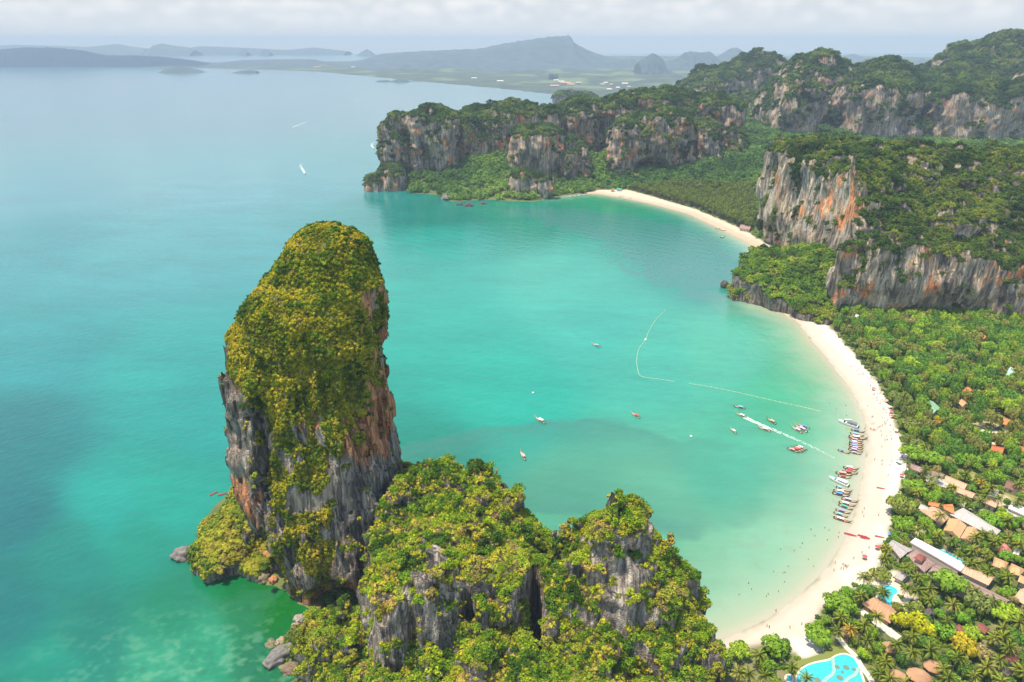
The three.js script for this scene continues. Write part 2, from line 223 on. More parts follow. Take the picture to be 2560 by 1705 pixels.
/* ------------------------------------------------------------------ foliage pieces */
const leafMat = new THREE.MeshPhysicalMaterial({ vertexColors: true, roughness: 0.85, specularIntensity: 0.12, transmission: 0.38, thickness: 0 });
const grassMat = new THREE.MeshPhysicalMaterial({ vertexColors: true, roughness: 0.9, specularIntensity: 0.08, transmission: 0.12, thickness: 0 });
const LEAF = 1.9;  // the palettes below are the dark side of each leaf range
function leafCards(lobes, leaf, seed, o = {}) {  // lobes: [x, y, z, r, flat, cards]; each card a bent leafy sprig lying along the crown's skin
  const r = rng(seed), P = [], N = [], C = [], up = new THREE.Vector3(), t = new THREE.Vector3(), b = new THREE.Vector3(), nn = new THREE.Vector3(), d = new THREE.Vector3();
  for (const [x, y, z, R, flat, cards] of lobes) {
    const lt = 0.86 + 0.28 * r();
    for (let i = 0; i < cards; i++) {
      const a = r() * 6.283, h = r() * 1.55 - 0.55, q = Math.sqrt(Math.max(0, 1 - h * h)); d.set(Math.cos(a) * q, h, Math.sin(a) * q);
      const k = R * (0.72 + 0.36 * r()), px = x + d.x * k, py = y + d.y * k * flat, pz = z + d.z * k;
      nn.set(d.x + (r() - 0.5) * 1.3, d.y / flat + 0.25 + (r() - 0.5) * 1.1, d.z + (r() - 0.5) * 1.3).normalize();
      up.set(r() - 0.5, r() - 0.5, r() - 0.5).normalize(); t.crossVectors(nn, up).normalize(); b.crossVectors(nn, t);
      const s = leaf * (0.55 + 0.8 * r()), s2 = s * (0.5 + 0.4 * r()), br = lt * (0.78 + 0.44 * r()), ye = 1 + (r() - 0.4) * 0.3, sag = s * 0.35;
      const v = [[-s, 0, -sag], [0, -s2, 0], [s, 0, -sag], [0, s2, 0]].map(([u, w, e]) => [px + t.x * u + b.x * w + nn.x * e, py + t.y * u + b.y * w + nn.y * e, pz + t.z * u + b.z * w + nn.z * e]);
      for (const m of [0, 1, 3, 1, 2, 3]) { P.push(...v[m]); N.push(nn.x * 0.6 + d.x * 0.5, nn.y * 0.6 + d.y * 0.5, nn.z * 0.6 + d.z * 0.5); C.push(br * ye, br, br * (o.blue ?? 0.9)); }
    }
  }
  const g = new THREE.BufferGeometry(); g.setAttribute('position', new THREE.Float32BufferAttribute(P, 3)); g.setAttribute('normal', new THREE.Float32BufferAttribute(N, 3)); g.setAttribute('color', new THREE.Float32BufferAttribute(C, 3));
  g.normalizeNormals(); return g;
}
const bushG = leafCards([[0, 0.15, 0, 0.62, 0.8, 34], [0.5, 0.1, 0.2, 0.42, 0.85, 18], [-0.45, 0.2, 0.3, 0.45, 0.8, 18], [0.1, 0.35, -0.5, 0.4, 0.8, 16]], 0.24, 21);
const canopyG = leafCards([[0, 0.35, 0, 0.6, 0.7, 44], [0.55, 0.2, 0.25, 0.42, 0.75, 26], [-0.5, 0.25, 0.35, 0.45, 0.75, 26], [0.1, 0.3, -0.55, 0.45, 0.7, 26], [-0.4, 0.55, -0.25, 0.35, 0.8, 20], [0.35, 0.6, -0.1, 0.34, 0.8, 20]], 0.15, 22);
const tuftG = leafCards([[0, 0.05, 0, 0.8, 0.42, 34], [0.4, 0.12, 0.2, 0.45, 0.6, 14]], 0.3, 23, { blue: 0.7 });
function scatter(g, perM2, prob, seed) {
  const r = rng(seed), p = g.attributes.position.array, n = g.attributes.normal.array, ix = g.index.array, out = [];
  for (let i = 0; i < ix.length; i += 3) {
    const a = ix[i] * 3, b = ix[i + 1] * 3, c = ix[i + 2] * 3;
    const ux = p[b] - p[a], uy = p[b + 1] - p[a + 1], uz = p[b + 2] - p[a + 2], vx = p[c] - p[a], vy = p[c + 1] - p[a + 1], vz = p[c + 2] - p[a + 2];
    const ar = 0.5 * Math.hypot(uy * vz - uz * vy, uz * vx - ux * vz, ux * vy - uy * vx);
    let m = ar * perM2; m = Math.floor(m) + (r() < m % 1 ? 1 : 0);
    for (; m > 0; m--) { let s = r(), t = r(); if (s + t > 1) { s = 1 - s; t = 1 - t; } const x = p[a] + ux * s + vx * t, y = p[a + 1] + uy * s + vy * t, z = p[a + 2] + uz * s + vz * t; const k = prob(x, y, z, n[a], n[a + 1], n[a + 2]); if (r() < k) out.push([x, y, z, n[a], n[a + 1], n[a + 2]]); }
  }
  return out;
}
function foliage(name, label, geo, pts, size, tint, seed, lean = 0.35, mat = leafMat) {
  const r = rng(seed), o = new THREE.InstancedMesh(geo, mat, pts.length), m = new THREE.Matrix4(), q = new THREE.Quaternion(), q2 = new THREE.Quaternion(), Y = new THREE.Vector3(0, 1, 0), v = new THREE.Vector3(), c = new THREE.Color();
  pts.forEach(([x, y, z, nx, ny, nz], i) => {
    const s = size(x, y, z, r); v.set(nx * lean, 1 - lean + ny * lean, nz * lean).normalize(); q.setFromUnitVectors(Y, v); q2.setFromAxisAngle(Y, r() * 6.283); q.multiply(q2);
    m.compose(new THREE.Vector3(x + nx * s * 0.15, y + ny * s * 0.1, z + nz * s * 0.15), q, new THREE.Vector3(s * (0.85 + 0.3 * r()), s * (0.75 + 0.5 * r()), s * (0.85 + 0.3 * r()))); o.setMatrixAt(i, m);
    const t = tint(x, y, z, r, nx, ny, nz); o.setColorAt(i, c.setRGB(t[0], t[1], t[2]));
  });
  o.castShadow = o.receiveShadow = true;
  return tag(top(o, name), label, 'foliage', null, 'stuff');
}
function palette(list, wob, seed) { return (x, y, z, r) => { const a = n3(x * wob, y * wob, z * wob + seed) * 0.5 + 0.5 + (r() - 0.5) * 0.55, k = clamp(a, 0, 0.999) * (list.length - 1), i = Math.floor(k), j = 0.8 + 0.4 * r(); return mix3(list[i], list[Math.min(i + 1, list.length - 1)], k - i).map((q) => q * j * LEAF); }; }
function cliff(name, label, category, g, mat = rockMat) { const o = new THREE.Mesh(g, mat); o.castShadow = o.receiveShadow = true; return tag(top(o, name), label, null, null, 'structure'); }

/* ------------------------------------------------------------------ the tall limestone tower in front */
{
  const prof = [[-8, -117, -56], [0, -120, -53], [14, -128, -52], [36.6, -133.5, -57], [52.7, -137, -58], [68, -139.5, -60], [78, -139, -58.5], [93, -138.5, -58.3], [109, -136.5, -60.5], [125, -132, -58.5], [138, -126, -58], [146.8, -118.5, -57.7], [155, -111.5, -60], [163, -105, -62], [168, -99.5, -67], [172, -93, -74], [174.5, -87, -79], [180, -84.5, -82]];
  const at = (y) => { let i = 0; while (i < prof.length - 2 && y > prof[i + 1][0]) i++; const t = clamp((y - prof[i][0]) / (prof[i + 1][0] - prof[i][0])); return [lerp(prof[i][1], prof[i + 1][1], t), lerp(prof[i][2], prof[i + 1][2], t)]; };
  const towerF = (x, y, z) => {
    const [l, r] = at(y), a = (r - l) / 2 - 3.2 * ss(171, 160, y), cx = (l + r) / 2, b = a * lerp(1.42, 0.92, ss(0, 110, y)), cz = -296 - 4 * ss(90, 170, y) + 3 * ss(30, 0, y);
    const k = (Math.abs((x - cx) / a) ** 2.5 + Math.abs((z - cz) / b) ** 2.5) ** 0.4;
    let d = (k - 1) * Math.min(a, b); if (y > 172) d = Math.max(d, y - 174);
    if (Math.abs(d) > 16) return d;
    d += flute(x, y, z, 0.8) * lerp(1, 0.3, ss(110, 150, y)) + n3(x * 0.07, y * 0.07, z * 0.07) * 1.5 * lerp(1, 0.5, ss(140, 165, y));
    d = smax(d, -ell(x, y, z, [-113, 78, -258], [5, 30, 13]) - n3(x * 0.2, y * 0.1, z * 0.2) * 2, 3);
    d = smax(d, -ell(x, y, z, [-113, 96, -259], [8, 10, 12]) - n3(x * 0.2, y * 0.1, z * 0.2) * 2, 3);
    d = smax(d, -ell(x, y, z, [-118, 14, -262], [12, 15, 13]), 3);
    d = smax(d, -ell(x, y, z, [-84, 3, -242], [14, 15, 16]), 4);
    d = smax(d, -ell(x, y, z, [-54, 20, -252], [12, 26, 12]), 4);
    return d;
  };
  const lim = (y) => { const t = [[0, -106, -86], [10, -108, -80], [30, -113, -80], [50, -112, -82], [70, -113, -75], [90, -113, -68], [100, -116, -66], [112, -122, -64], [122, -135, -62]]; if (y > 122) return [-150, -63]; let i = 0; while (i < t.length - 2 && y > t[i + 1][0]) i++; const k = clamp((y - t[i][0]) / (t[i + 1][0] - t[i][0])); return [lerp(t[i][1], t[i + 1][1], k), lerp(t[i][2], t[i + 1][2], k)]; };
  const green = (x, y, z, nx, ny) => {
    const [l, r] = lim(y), w = n3(x * 0.12, y * 0.05, z * 0.12) * 6;
    const inside = ss(-3, 4, x - l + w) * ss(-3, 4, r - x + w), high = ss(118, 140, y - 17 * ss(-108, -122, x) + w) * (1 - 0.9 * ss(0.42, 0.62, nx + 0.02 * w) * ss(154, 144, y));
    const n = n3(x * 0.09, y * 0.05, z * 0.09 + 60), ledge = ss(0.2, 0.6, ny);
    return clamp(Math.max(high, inside * ss(2, 10, y) * lerp(ss(-0.4, 0.08, n), 1, ss(82, 114, y))) + 0.5 * ledge * ss(0.05, 0.4, n) + 0.22 * ss(0.35, 0.6, n3(x * 0.22, y * 0.1, z * 0.22 + 7)) * ss(8, 20, y));
  };
  const orangeAt = (x, y, z) => 1.7 * ss(-80, -68, x) * ss(55, 80, y) * ss(154, 144, y) + 0.5 * ss(-105, -118, x) * ss(95, 80, y) * ss(20, 45, y) + 0.6 * ss(14, 4, y);
  const g = solid(towerF, [-150, -3, -346], [-44, 180, -232], 0.8, (x, y, z, nx, ny, nz) => {
    const k = green(x, y, z, nx, ny), s = soil(x, y, z), c = rock(x, y, z, { orange: 0.62, orangeAt, warm: 0.6, pale: 0.3 });
    return mix3(c.map((v) => v * 0.86), [s[0] * 1.5, s[1] * 1.35, s[2] * 0.8], ss(0.35, 0.75, k));
  });
  cliff('limestone_tower', 'tall free standing limestone tower with a leafy rounded top rising from the sea', 'cliff', g);
  const yel = palette([[0.045, 0.062, 0.008], [0.12, 0.135, 0.012], [0.225, 0.225, 0.017], [0.25, 0.205, 0.024]], 0.05, 3), grn = palette([[0.018, 0.045, 0.006], [0.032, 0.072, 0.008], [0.075, 0.13, 0.010], [0.15, 0.20, 0.013]], 0.05, 9);
  foliage('tower_grass', 'yellow grass tufts and creepers covering the tall limestone tower', tuftG, scatter(g, 1.0, (x, y, z, nx, ny, nz) => ss(0.28, 0.7, green(x, y, z, nx, ny)), 31), (x, y, z, r) => 0.5 + 0.8 * r(), yel, 32, 0.7, grassMat);
  foliage('tower_bush_foliage', 'dark green bushes spread over the top of the tall limestone tower', bushG, scatter(g, 0.36, (x, y, z, nx, ny, nz) => green(x, y, z, nx, ny) * ss(-0.35, 0.5, n3(x * 0.06, y * 0.06, z * 0.06 + 12) + 0.35 * ss(120, 160, y)), 33), (x, y, z, r) => 0.8 + 1.3 * r() * r(), grn, 34, 0.4);
}

/* ------------------------------------------------------------------ low karst hills joined to the tower */
const idw = (...p) => (x, z) => { let w = 0, s = 0; for (let i = 0; i < p.length; i += 3) { const q = 1 / ((x - p[i]) ** 2 + (z - p[i + 1]) ** 2 + 6) ** 1.9; w += q; s += q * p[i + 2]; } return s / w; };
{
  const topA = idw(-57.5,-290,54, -38,-284,58.6, -25.1,-282,56.3, -14.1,-276,55.4, -3.5,-264,54.6, 7.5,-252,49.5, 16.7,-244,39.9, 21.8,-238,39.4, -35.3,-256,55.2, -51.7,-244,50.1, -14.6,-240,54.6, -33.5,-218,65.3, -22.6,-222,59.7, -43.5,-215,51.9, -54.1,-212,49.1, -11.9,-218,56, 2.3,-216,57.8, -28.3,-206,58, -37.1,-208,56.2, -15,-207,48.2, -53.3,-207,43.7, -23.4,-203,45.4, -8.1,-206,44.6);
  const topB = idw(43.8,-222,84.8, 42.2,-219,85.4, 36.8,-226,73.7, 28.2,-229,51.4, 23.2,-232,41.1, 54.3,-222,74.7, 59,-222,63.7, 62,-222,50.1, 71.4,-218,37.5, 80.9,-214,24.6, 83.9,-208,16.4, 83.6,-200,8.8, 43,-212,70, 42.9,-205,54.6, 37.6,-197,40.3, 21.5,-215,56.4, 17.6,-203,45.4, 20.9,-195,31, 55.3,-200,37.1, 5.6,-192,29.7, 46.2,-190,22.7, 15.9,-226,37, 73.4,-195,16.7);
  const topC = idw(-91.6,-218,12.9, -101.2,-217,8.9, -77.7,-216,15, -64,-214,17.2, -83.7,-208,8.9, -61.2,-206,11.2, -98.7,-208,6.3, -47.7,-196,25.2, -29.9,-192,27.4, -13,-195,33.3, 4,-200,32.5, -65,-188,5.8, -12.6,-178,18.8, 52.7,-178,18.8, -87.5,-206,3.6);
  const pA = poly(-57.7,-206, -63.7,-232, -62,-262, -56,-300, -40.1,-296, -15,-292, 8,-264, 24.7,-243, 15.8,-222, 5,-212, -2.1,-201, -11.5,-203, -16.4,-214, -21,-203, -28.2,-197, -36.2,-200, -40.9,-210, -44.8,-201, -51.3,-199);
  const pB = poly(9.5,-200, 14.2,-232, 25,-245, 54.1,-247, 68.7,-238, 80.9,-228, 87.9,-219, 87,-205, 85.1,-188, 90,-140, 20,-140, 3.7,-180);
  const pC = poly(-99.8,-241.3, -104.2,-232.3, -107.7,-222.6, -104.6,-216.6, -90.5,-208.6, -62,-160, -30,-135, 90,-130, 60.4,-215, 14.5,-235, -35.7,-240, -68.3,-232);
  const hillF = (x, y, z) => {
    const wx = n3(x * 0.05, y * 0.05, z * 0.05) * 3, wz = n3(x * 0.05 + 30, y * 0.05, z * 0.05) * 3, X = x + wx, Z = z + wz;
    const a = polyD(X, Z, pA), b = polyD(X, Z, pB), c = polyD(X, Z, pC);
    if (Math.min(a, b, c) > 22) return Math.min(a, b, c);
    const fl = flute(x, y, z, 0.75), bump = n3(x * 0.045, y * 0.045, z * 0.045 + 80) * 3.2 + n3(x * 0.1, y * 0.1, z * 0.1) * 2.4 + n3(x * 0.22, y * 0.22, z * 0.22) * 0.9;
    let d = smax(a + fl * 1.1, (y - topA(X, Z) + 3) * 0.62 + bump, 4);
    d = smin(d, smax(b + fl, (y - topB(X, Z) + 2.5) * 0.6 + bump + fl * 0.4, 4), 2);
    d = smin(d, smax(c + fl, (y - topC(X, Z)) * 0.6 + bump, 5), 3);
    return smax(d, -ell(x, y, z, [9.9, 30, -214], [2.6, 34, 20]), 3);
  };
  const bare = [[-30.6,-214,62.9, 9], [-35.9,-206,58, 9], [-19,-221,59, 7], [-13.7,-221,60.1, 6], [4.5,-250,50.1, 4], [53.8,-221,71.1, 8], [46.5,-208,58.4, 9], [45.8,-210,60.9, 7], [41.1,-201,47.4, 10], [42.9,-204,53.3, 8], [-47.4,-202,41.9, 9], [-37,-201,42.9, 9], [-30.2,-200,39.4, 8], [82.5,-206,16.2, 5], [-51.4,-202,35, 7], [-23.4,-203,45.4, 7], [0.5,-196,29.9, 5]];
  const green = (x, y, z, nx, ny) => { let k = ss(0.2, 0.55, ny + 0.25 * n3(x * 0.11, y * 0.06, z * 0.11)); for (const b of bare) k *= 0.06 + 0.94 * ss(0.55, 1.1, Math.hypot(x - b[0], y - b[2], z - b[1]) / (b[3] * 0.84) + 0.25 * n3(x * 0.2, y * 0.2, z * 0.2)); return clamp(k + 0.3 * ss(0.2, 0.5, n3(x * 0.14, y * 0.1, z * 0.14 + 7)) * (1 - 0.0)); };
  const g = solid(hillF, [-92, -3, -306], [98, 100, -138], 0.75, (x, y, z, nx, ny, nz) => mix3(rock(x, y, z, { orange: 0.85, warm: 0.25, pale: 0.8, light: 1.0 }), soil(x, y, z), ss(0.3, 0.8, green(x, y, z, nx, ny))));
  cliff('karst_hill', 'rugged limestone hill with two leafy summits in front of the beach', 'cliff', g);
  const lush = palette([[0.022, 0.056, 0.007], [0.052, 0.115, 0.009], [0.11, 0.19, 0.011], [0.21, 0.265, 0.014], [0.17, 0.15, 0.05]], 0.045, 5), dry = palette([[0.07, 0.105, 0.010], [0.14, 0.17, 0.015], [0.235, 0.235, 0.022], [0.22, 0.17, 0.07]], 0.06, 6);
  foliage('hill_shrub_foliage', 'yellow green scrub covering the rugged limestone hill', tuftG, scatter(g, 0.4, (x, y, z, nx, ny, nz) => ss(0.25, 0.7, green(x, y, z, nx, ny)), 41), (x, y, z, r) => 0.7 + 1.0 * r(), dry, 42, 0.6, grassMat);
  foliage('hill_tree_foliage', 'green tree crowns crowding the rugged limestone hill', canopyG, scatter(g, 0.2, (x, y, z, nx, ny, nz) => ss(0.35, 0.8, green(x, y, z, nx, ny)) * ss(-0.7, 0.0, n3(x * 0.07, y * 0.07, z * 0.07 + 2)), 43), (x, y, z, r) => 1.1 + 2.3 * r() * (0.3 + 0.7 * r()), lush, 44, 0.25);
}

{
  const r = rng(45), pts = []; for (let i = 0; i < 900; i++) { const x = -106 + r() * 50, z = -262 + r() * 60; if (coastD(x, z) > -3) continue; const y = ground(x, z); pts.push([x, y + 1.5 * r(), z, 0, 1, 0]); }
  foliage('cove_shrub_foliage', 'dark green shrubs in the shaded cove under the overhanging tower', bushG, pts, () => 1.4 + 1.8 * r(), palette([[0.03, 0.06, 0.012], [0.06, 0.10, 0.016], [0.12, 0.14, 0.02]], 0.06, 4), 46, 0.2);
}

/* the leafy rock ledge on the seaward foot of the tower */
{
  const list = [col(-150.4, -283, 15, 17, 15, { dome: 5, R: 7, n: 2.2 }), col(-164, -297, 8, 12, 11, { dome: 4, R: 6, n: 2 }), col(-146.5, -306, 11, 26, 23, { dome: 6, R: 8, n: 2.2 }), col(-157.9, -325, 12, 9, 6, { dome: 3, R: 4, n: 2 }), col(-131.3, -277, 15, 9, 6, { dome: 2, R: 4, n: 2 }), col(-155.4, -273, 11, 4, 2.6, { dome: 1, R: 2, n: 2 })];
  const f0 = cols(list, 0.06, 0.3), g = solid(f0, [-168, -3, -342], [-84, 34, -256], 0.7, (x, y, z, nx, ny) => mix3(rock(x, y, z, { orange: 0.5, warm: 0.7, pale: 0.2 }).map((v) => v * 0.8), soil(x, y, z).map((v) => v * 1.4), ss(0.2, 0.6, ny) * ss(2.5, 5, y)));
  cliff('rock_ledge', 'low leafy rock ledge at the seaward foot of the limestone tower', 'rock', g);
  foliage('ledge_shrub_foliage', 'yellow green scrub on the low ledge at the foot of the tower', bushG, scatter(g, 0.42, (x, y, z, nx, ny) => ss(-0.05, 0.4, ny) * ss(2.5, 5.5, y), 51), (x, y, z, r) => 1.3 + 1.7 * r(), palette([[0.045, 0.09, 0.010], [0.12, 0.165, 0.015], [0.24, 0.245, 0.022], [0.20, 0.17, 0.04]], 0.08, 4), 52, 0.4);
}

/* ------------------------------------------------------------------ the headland across the bay */
const jungle = palette([[0.012, 0.031, 0.010], [0.027, 0.060, 0.015], [0.056, 0.10, 0.022], [0.115, 0.15, 0.032]], 0.018, 1);
const mossy = (o) => (x, y, z, nx, ny, nz) => { const k = o.green(x, y, z, nx, ny, nz); return mix3(rock(x, y, z, o), soil(x, y, z).map((v) => v * 0.75), ss(0.3, 0.7, k)); };
{
  const list = [
    col(-217.7,-1343,27.5,55,120.9, { n: 3.6, dome: 10, R: 10 }), col(-148.1,-1340,44.3,60,127.6, { n: 3.6, dome: 10, R: 10 }), col(-52.4,-1415,63.4,70,127.4, { dome: 26 }), col(0.4,-1440,49.4,70,134.8), col(39.8,-1317,47,55,105.4, { n: 3.4, dome: 15, R: 10 }),
    col(74,-1445,32.4,65,124.5), col(115.9,-1333,32.4,55,80.5, { n: 3.4, dome: 15, R: 10 }), col(144,-1460,37,70,136.5), col(212.7,-1475,43.8,80,140.6), col(227.3,-1365,37.7,65,113.1, { n: 3.6, dome: 12, R: 10 }), col(289,-1365,49.8,70,128.8, { n: 3.6, dome: 12, R: 10 }),
    col(306,-1515,71.4,95,152.3), col(376.5,-1390,30.2,60,102.3, { n: 4, dome: 10, R: 8 }), col(416.8,-1525,72.8,100,142.6), col(444.6,-1440,29.1,60,93.6, { dome: 24 }),
    col(26.2,-1203,40.5,31,39.5, { dome: 9, R: 10 }), col(-217.7,-1268,27.2,30,40.2, { dome: 10, R: 12 }), col(-251.4,-1261,15.8,25,22.4, { dome: 6, R: 8 }), col(-146.5,-1297,52.3,35,29.5, { dome: 16, R: 14 }), col(-53.6,-1300,56,60,21.7, { dome: 14, R: 14 }),
  ];
  const f0 = cols(list, 0.012, 1.0, 0.5);
  const caves = [[[261.4, 26, -1292], [34, 26, 34]], [[127.1, 22, -1276], [15, 20, 24]]];
  const f = (x, y, z) => { let d = f0(x, y, z); if (Math.abs(d) < 30) d += knob(x, y, z) * ss(30, 80, y); for (const [c, r] of caves) d = smax(d, -ell(x, y, z, c, r), 6); return d; };
  const green = (x, y, z, nx, ny) => clamp(ss(0.42, 0.64, ny + 0.08 * n3(x * 0.03, y * 0.03, z * 0.03)) + 0.25 * ss(0.5, 0.65, n3(x * 0.03, y * 0.03, z * 0.03 + 40)) + 0.5 * ss(-110, -60, x) * ss(-20, -50, x) * ss(0.0, 0.3, ny + 0.1));
  const g = solid(f, [-310, -3, -1680], [470, 180, -1150], 2.6, mossy({ green, orange: 0.4, warm: 1.2, pale: 0.3, light: 1.15, tint: [1.08, 0.99, 0.90] }));
  cliff('headland_cliff', 'long limestone headland with buttresses and hanging forest across the bay', 'cliff', g);
  foliage('headland_foliage', 'dark green forest clinging to the long headland across the bay', canopyG, scatter(g, 0.09, (x, y, z, nx, ny, nz) => green(x, y, z, nx, ny) * (y > 3 ? 1 : 0), 61), (x, y, z, r) => 2.6 + 3.2 * r(), (x, y, z, r) => mix3(jungle(x, y, z, r), [0.22, 0.24, 0.05], 0.6 * ss(40, 8, y) * r()), 62, 0.25);
}

/* ------------------------------------------------------------------ the cliff behind the beach */
{
  const p = poly(312.3,-628, 344.4,-672, 348.5,-712, 347.6,-770, 342.1,-845, 334.4,-905, 336.8,-930, 383.3,-975, 524.1,-1010, 640,-1010, 900,-950, 1000,-700, 900,-560, 620,-572, 472.7,-592, 411,-606, 342.1,-618);
  const top0 = idw(325.1,-640,75.5, 360.5,-630,72.3, 397.7,-622,70.4, 437.9,-612,64.9, 466.6,-604,59, 311.7,-632,72.6, 340.3,-632,74.7, 377.8,-624,72.7, 415.7,-617,68.5, 349.6,-706,135.7, 345.6,-716,123.1, 395.6,-790,136.5, 458.5,-800,131.7, 508.2,-800,131.7, 566.7,-790,129.3, 435.8,-700,95, 497.1,-690,92.7, 372.2,-690,97.2, 494.8,-730,111.5, 346.6,-930,122.5, 367.9,-910,122, 377.7,-870,132.9, 389.4,-840,129.3, 345,-770,113.5, 347,-838,114.3, 560,-960,100, 700,-800,125, 800,-620,90, 560,-640,70);
  const hillF = (x, y, z) => {
    const wx = n3(x * 0.02, y * 0.012, z * 0.02) * 7, wz = n3(x * 0.02 + 30, y * 0.012, z * 0.02) * 7, d0 = polyD(x + wx, z + wz, p);
    if (d0 > 40) return d0;
    if (d0 < -40 && y < 40) return d0;
    const fl = flute(x, y, z, 0.9), d = d0 - 5 * ss(26, 8, y) * 0 + 5 * ss(45, 12, y);
    return smax(d + fl, (y - top0(x + wx * 0.7, z + wz * 0.7)) * 0.55 + n3(x * 0.03, y * 0.03, z * 0.03) * 5 + n3(x * 0.08, y * 0.08, z * 0.08) * 2.4 + fl * 0.2, 4);
  };
  const bare = [[351.7,-702,99, 15], [348,-690,74.7, 14]];
  const green = (x, y, z, nx, ny, nz) => { let k = ss(0.22, 0.55, ny + 0.16 * n3(x * 0.04, y * 0.03, z * 0.04)); for (const b of bare) k *= ss(0.6, 1.2, Math.hypot(x - b[0], y - b[2], z - b[1]) / b[3]); k = Math.max(k, ss(0.35, 0.55, n3(x * 0.03, y * 0.025, z * 0.03 + 20)) * ss(-760, -860, z) * 0.9); return clamp(k); };
  const orangeAt = (x, y, z) => 0.6 * ss(40, 10, Math.hypot(x - 350, z + 690)) * ss(20, 60, y) + 0.1;
  const g = solid(hillF, [268, -3, -1030], [860, 150, -570], 1.9, (x, y, z, nx, ny, nz) => mix3(rock(x, y, z, { orange: 0.6, warm: 1.1, pale: 0.7, orangeAt, light: 1.45, tint: [1.08, 1, 0.9] }), soil(x, y, z).map((v) => v * 0.75), ss(0.3, 0.7, green(x, y, z, nx, ny, nz))));
  cliff('beach_cliff', 'broad limestone cliff with a forested crown standing behind the beach', 'cliff', g);
  foliage('cliff_top_foliage', 'dense forest covering the crown of the cliff behind the beach', canopyG, scatter(g, 0.075, green, 71), (x, y, z, r) => 2.2 + 3.4 * r() * (0.5 + 0.5 * r()), palette([[0.015, 0.035, 0.008], [0.032, 0.066, 0.011], [0.068, 0.113, 0.015], [0.135, 0.16, 0.022]], 0.022, 2), 72, 0.25);
  /* wooded spur that runs from the cliff's corner down to the water */
  const sp = poly(238.1,-700.3, 234.3,-673.2, 248.4,-660.3, 268.3,-640.6, 282.8,-610.6, 301.2,-599.6, 314.4,-625, 351.8,-700, 367.3,-760, 299.9,-745, 284.3,-763.8, 253.5,-729.3);
  const st = idw(225.8,-655,23.2, 246.1,-665,26.7, 280.4,-690,35.2, 311.1,-700,39.3, 338.3,-700,41.7, 296.6,-655,20.8, 310.6,-635,18.8, 252.4,-640,16.9, 294.7,-612,7.1, 264,-622,12.2);
  const sf = (x, y, z) => smax(polyD(x + n3(x * 0.04, y * 0.04, z * 0.04) * 4, z + n3(x * 0.04, y * 0.04, z * 0.04 + 9) * 4, sp) + flute(x, y, z, 0.4), (y - st(x, z) + 2) * 0.6 + n3(x * 0.06, y * 0.06, z * 0.06) * 2.5, 4);
  const sg = solid(sf, [190, -3, -800], [380, 50, -580], 1.6, (x, y, z, nx, ny) => mix3(rock(x, y, z, { orange: 0.8, warm: 0.4 }).map((v) => v * 0.7), soil(x, y, z), ss(0.3, 0.6, ny) * ss(1.2, 3, y)));
  cliff('wooded_spur', 'low wooded spur running from the cliff corner down to dark shore rocks', 'hill', sg);
  foliage('spur_foliage', 'mixed green and yellowish trees on the low wooded spur', canopyG, scatter(sg, 0.09, (x, y, z, nx, ny) => ss(0.15, 0.5, ny) * ss(1.5, 3, y), 73), (x, y, z, r) => 2.0 + 2.6 * r(), (x, y, z, r) => { const c = palette([[0.028, 0.065, 0.010], [0.055, 0.12, 0.014], [0.10, 0.18, 0.018], [0.20, 0.24, 0.022]], 0.03, 8)(x, y, z, r); return mix3(c, [0.38, 0.38, 0.05], 0.75 * ss(14, 5, y) * r()); }, 74, 0.2);
}

/* ------------------------------------------------------------------ forested mountains behind */
{
  const list = [
    col(568.1,-2260,52.4,110,131.6, { n: 4, dome: 16 }), col(667.6,-2330,81.3,130,168.6, { dome: 30 }), col(799.1,-2410,86.8,150,204.4, { dome: 40 }), col(708.4,-2200,104.4,80,103.7, { dome: 30 }),
    col(658.2,-1685,40.6,85,169.2, { n: 4, dome: 20 }), col(778.1,-1870,65.7,130,214.7, { dome: 46 }), col(673,-1820,53.2,120,149.6, { dome: 50 }),
    col(842.1,-1640,75.9,95,173.4, { n: 4.5, dome: 20 }), col(965.9,-1900,106.4,160,190.6, { dome: 40 }), col(1051.4,-1630,133.4,110,161.9, { n: 4.5, dome: 22 }), col(1144.7,-1900,92.8,160,182.6, { dome: 50 }), col(1368.8,-2120,150.4,190,232.3, { dome: 70 }), col(1606.5,-2140,280.1,240,277.5, { dome: 60 }), col(1545.9,-1850,250.2,200,232.8, { dome: 60 }),
  ];
  const f1 = cols(list, 0.006, 1.7, 0.3), f0 = (x, y, z) => { const d = f1(x, y, z); return Math.abs(d) < 40 ? d + n3(x * 0.012, y * 0.012, z * 0.012) * 12 * ss(60, 140, y) : d; };
  const green = (x, y, z, nx, ny) => clamp(ss(0.34, 0.58, ny + 0.14 * n3(x * 0.016, y * 0.016, z * 0.016)) + 0.4 * ss(0.4, 0.6, n3(x * 0.012, y * 0.012, z * 0.012 + 40)));
  const g = solid(f0, [480, 20, -2640], [1900, 330, -1480], 5.5, mossy({ green, orange: 0.7, warm: 1.2, pale: 0.4, light: 1.35, tint: [1.07, 1, 0.91] }));
  cliff('forest_mountain', 'long forested mountain with pale cliff bands behind the bay', 'mountain', g, rockMat);
  foliage('mountain_foliage', 'forest covering the long mountain behind the bay', canopyG, scatter(g, 0.028, green, 81), (x, y, z, r) => 4 + 5 * r(), jungle, 82, 0.25);
}

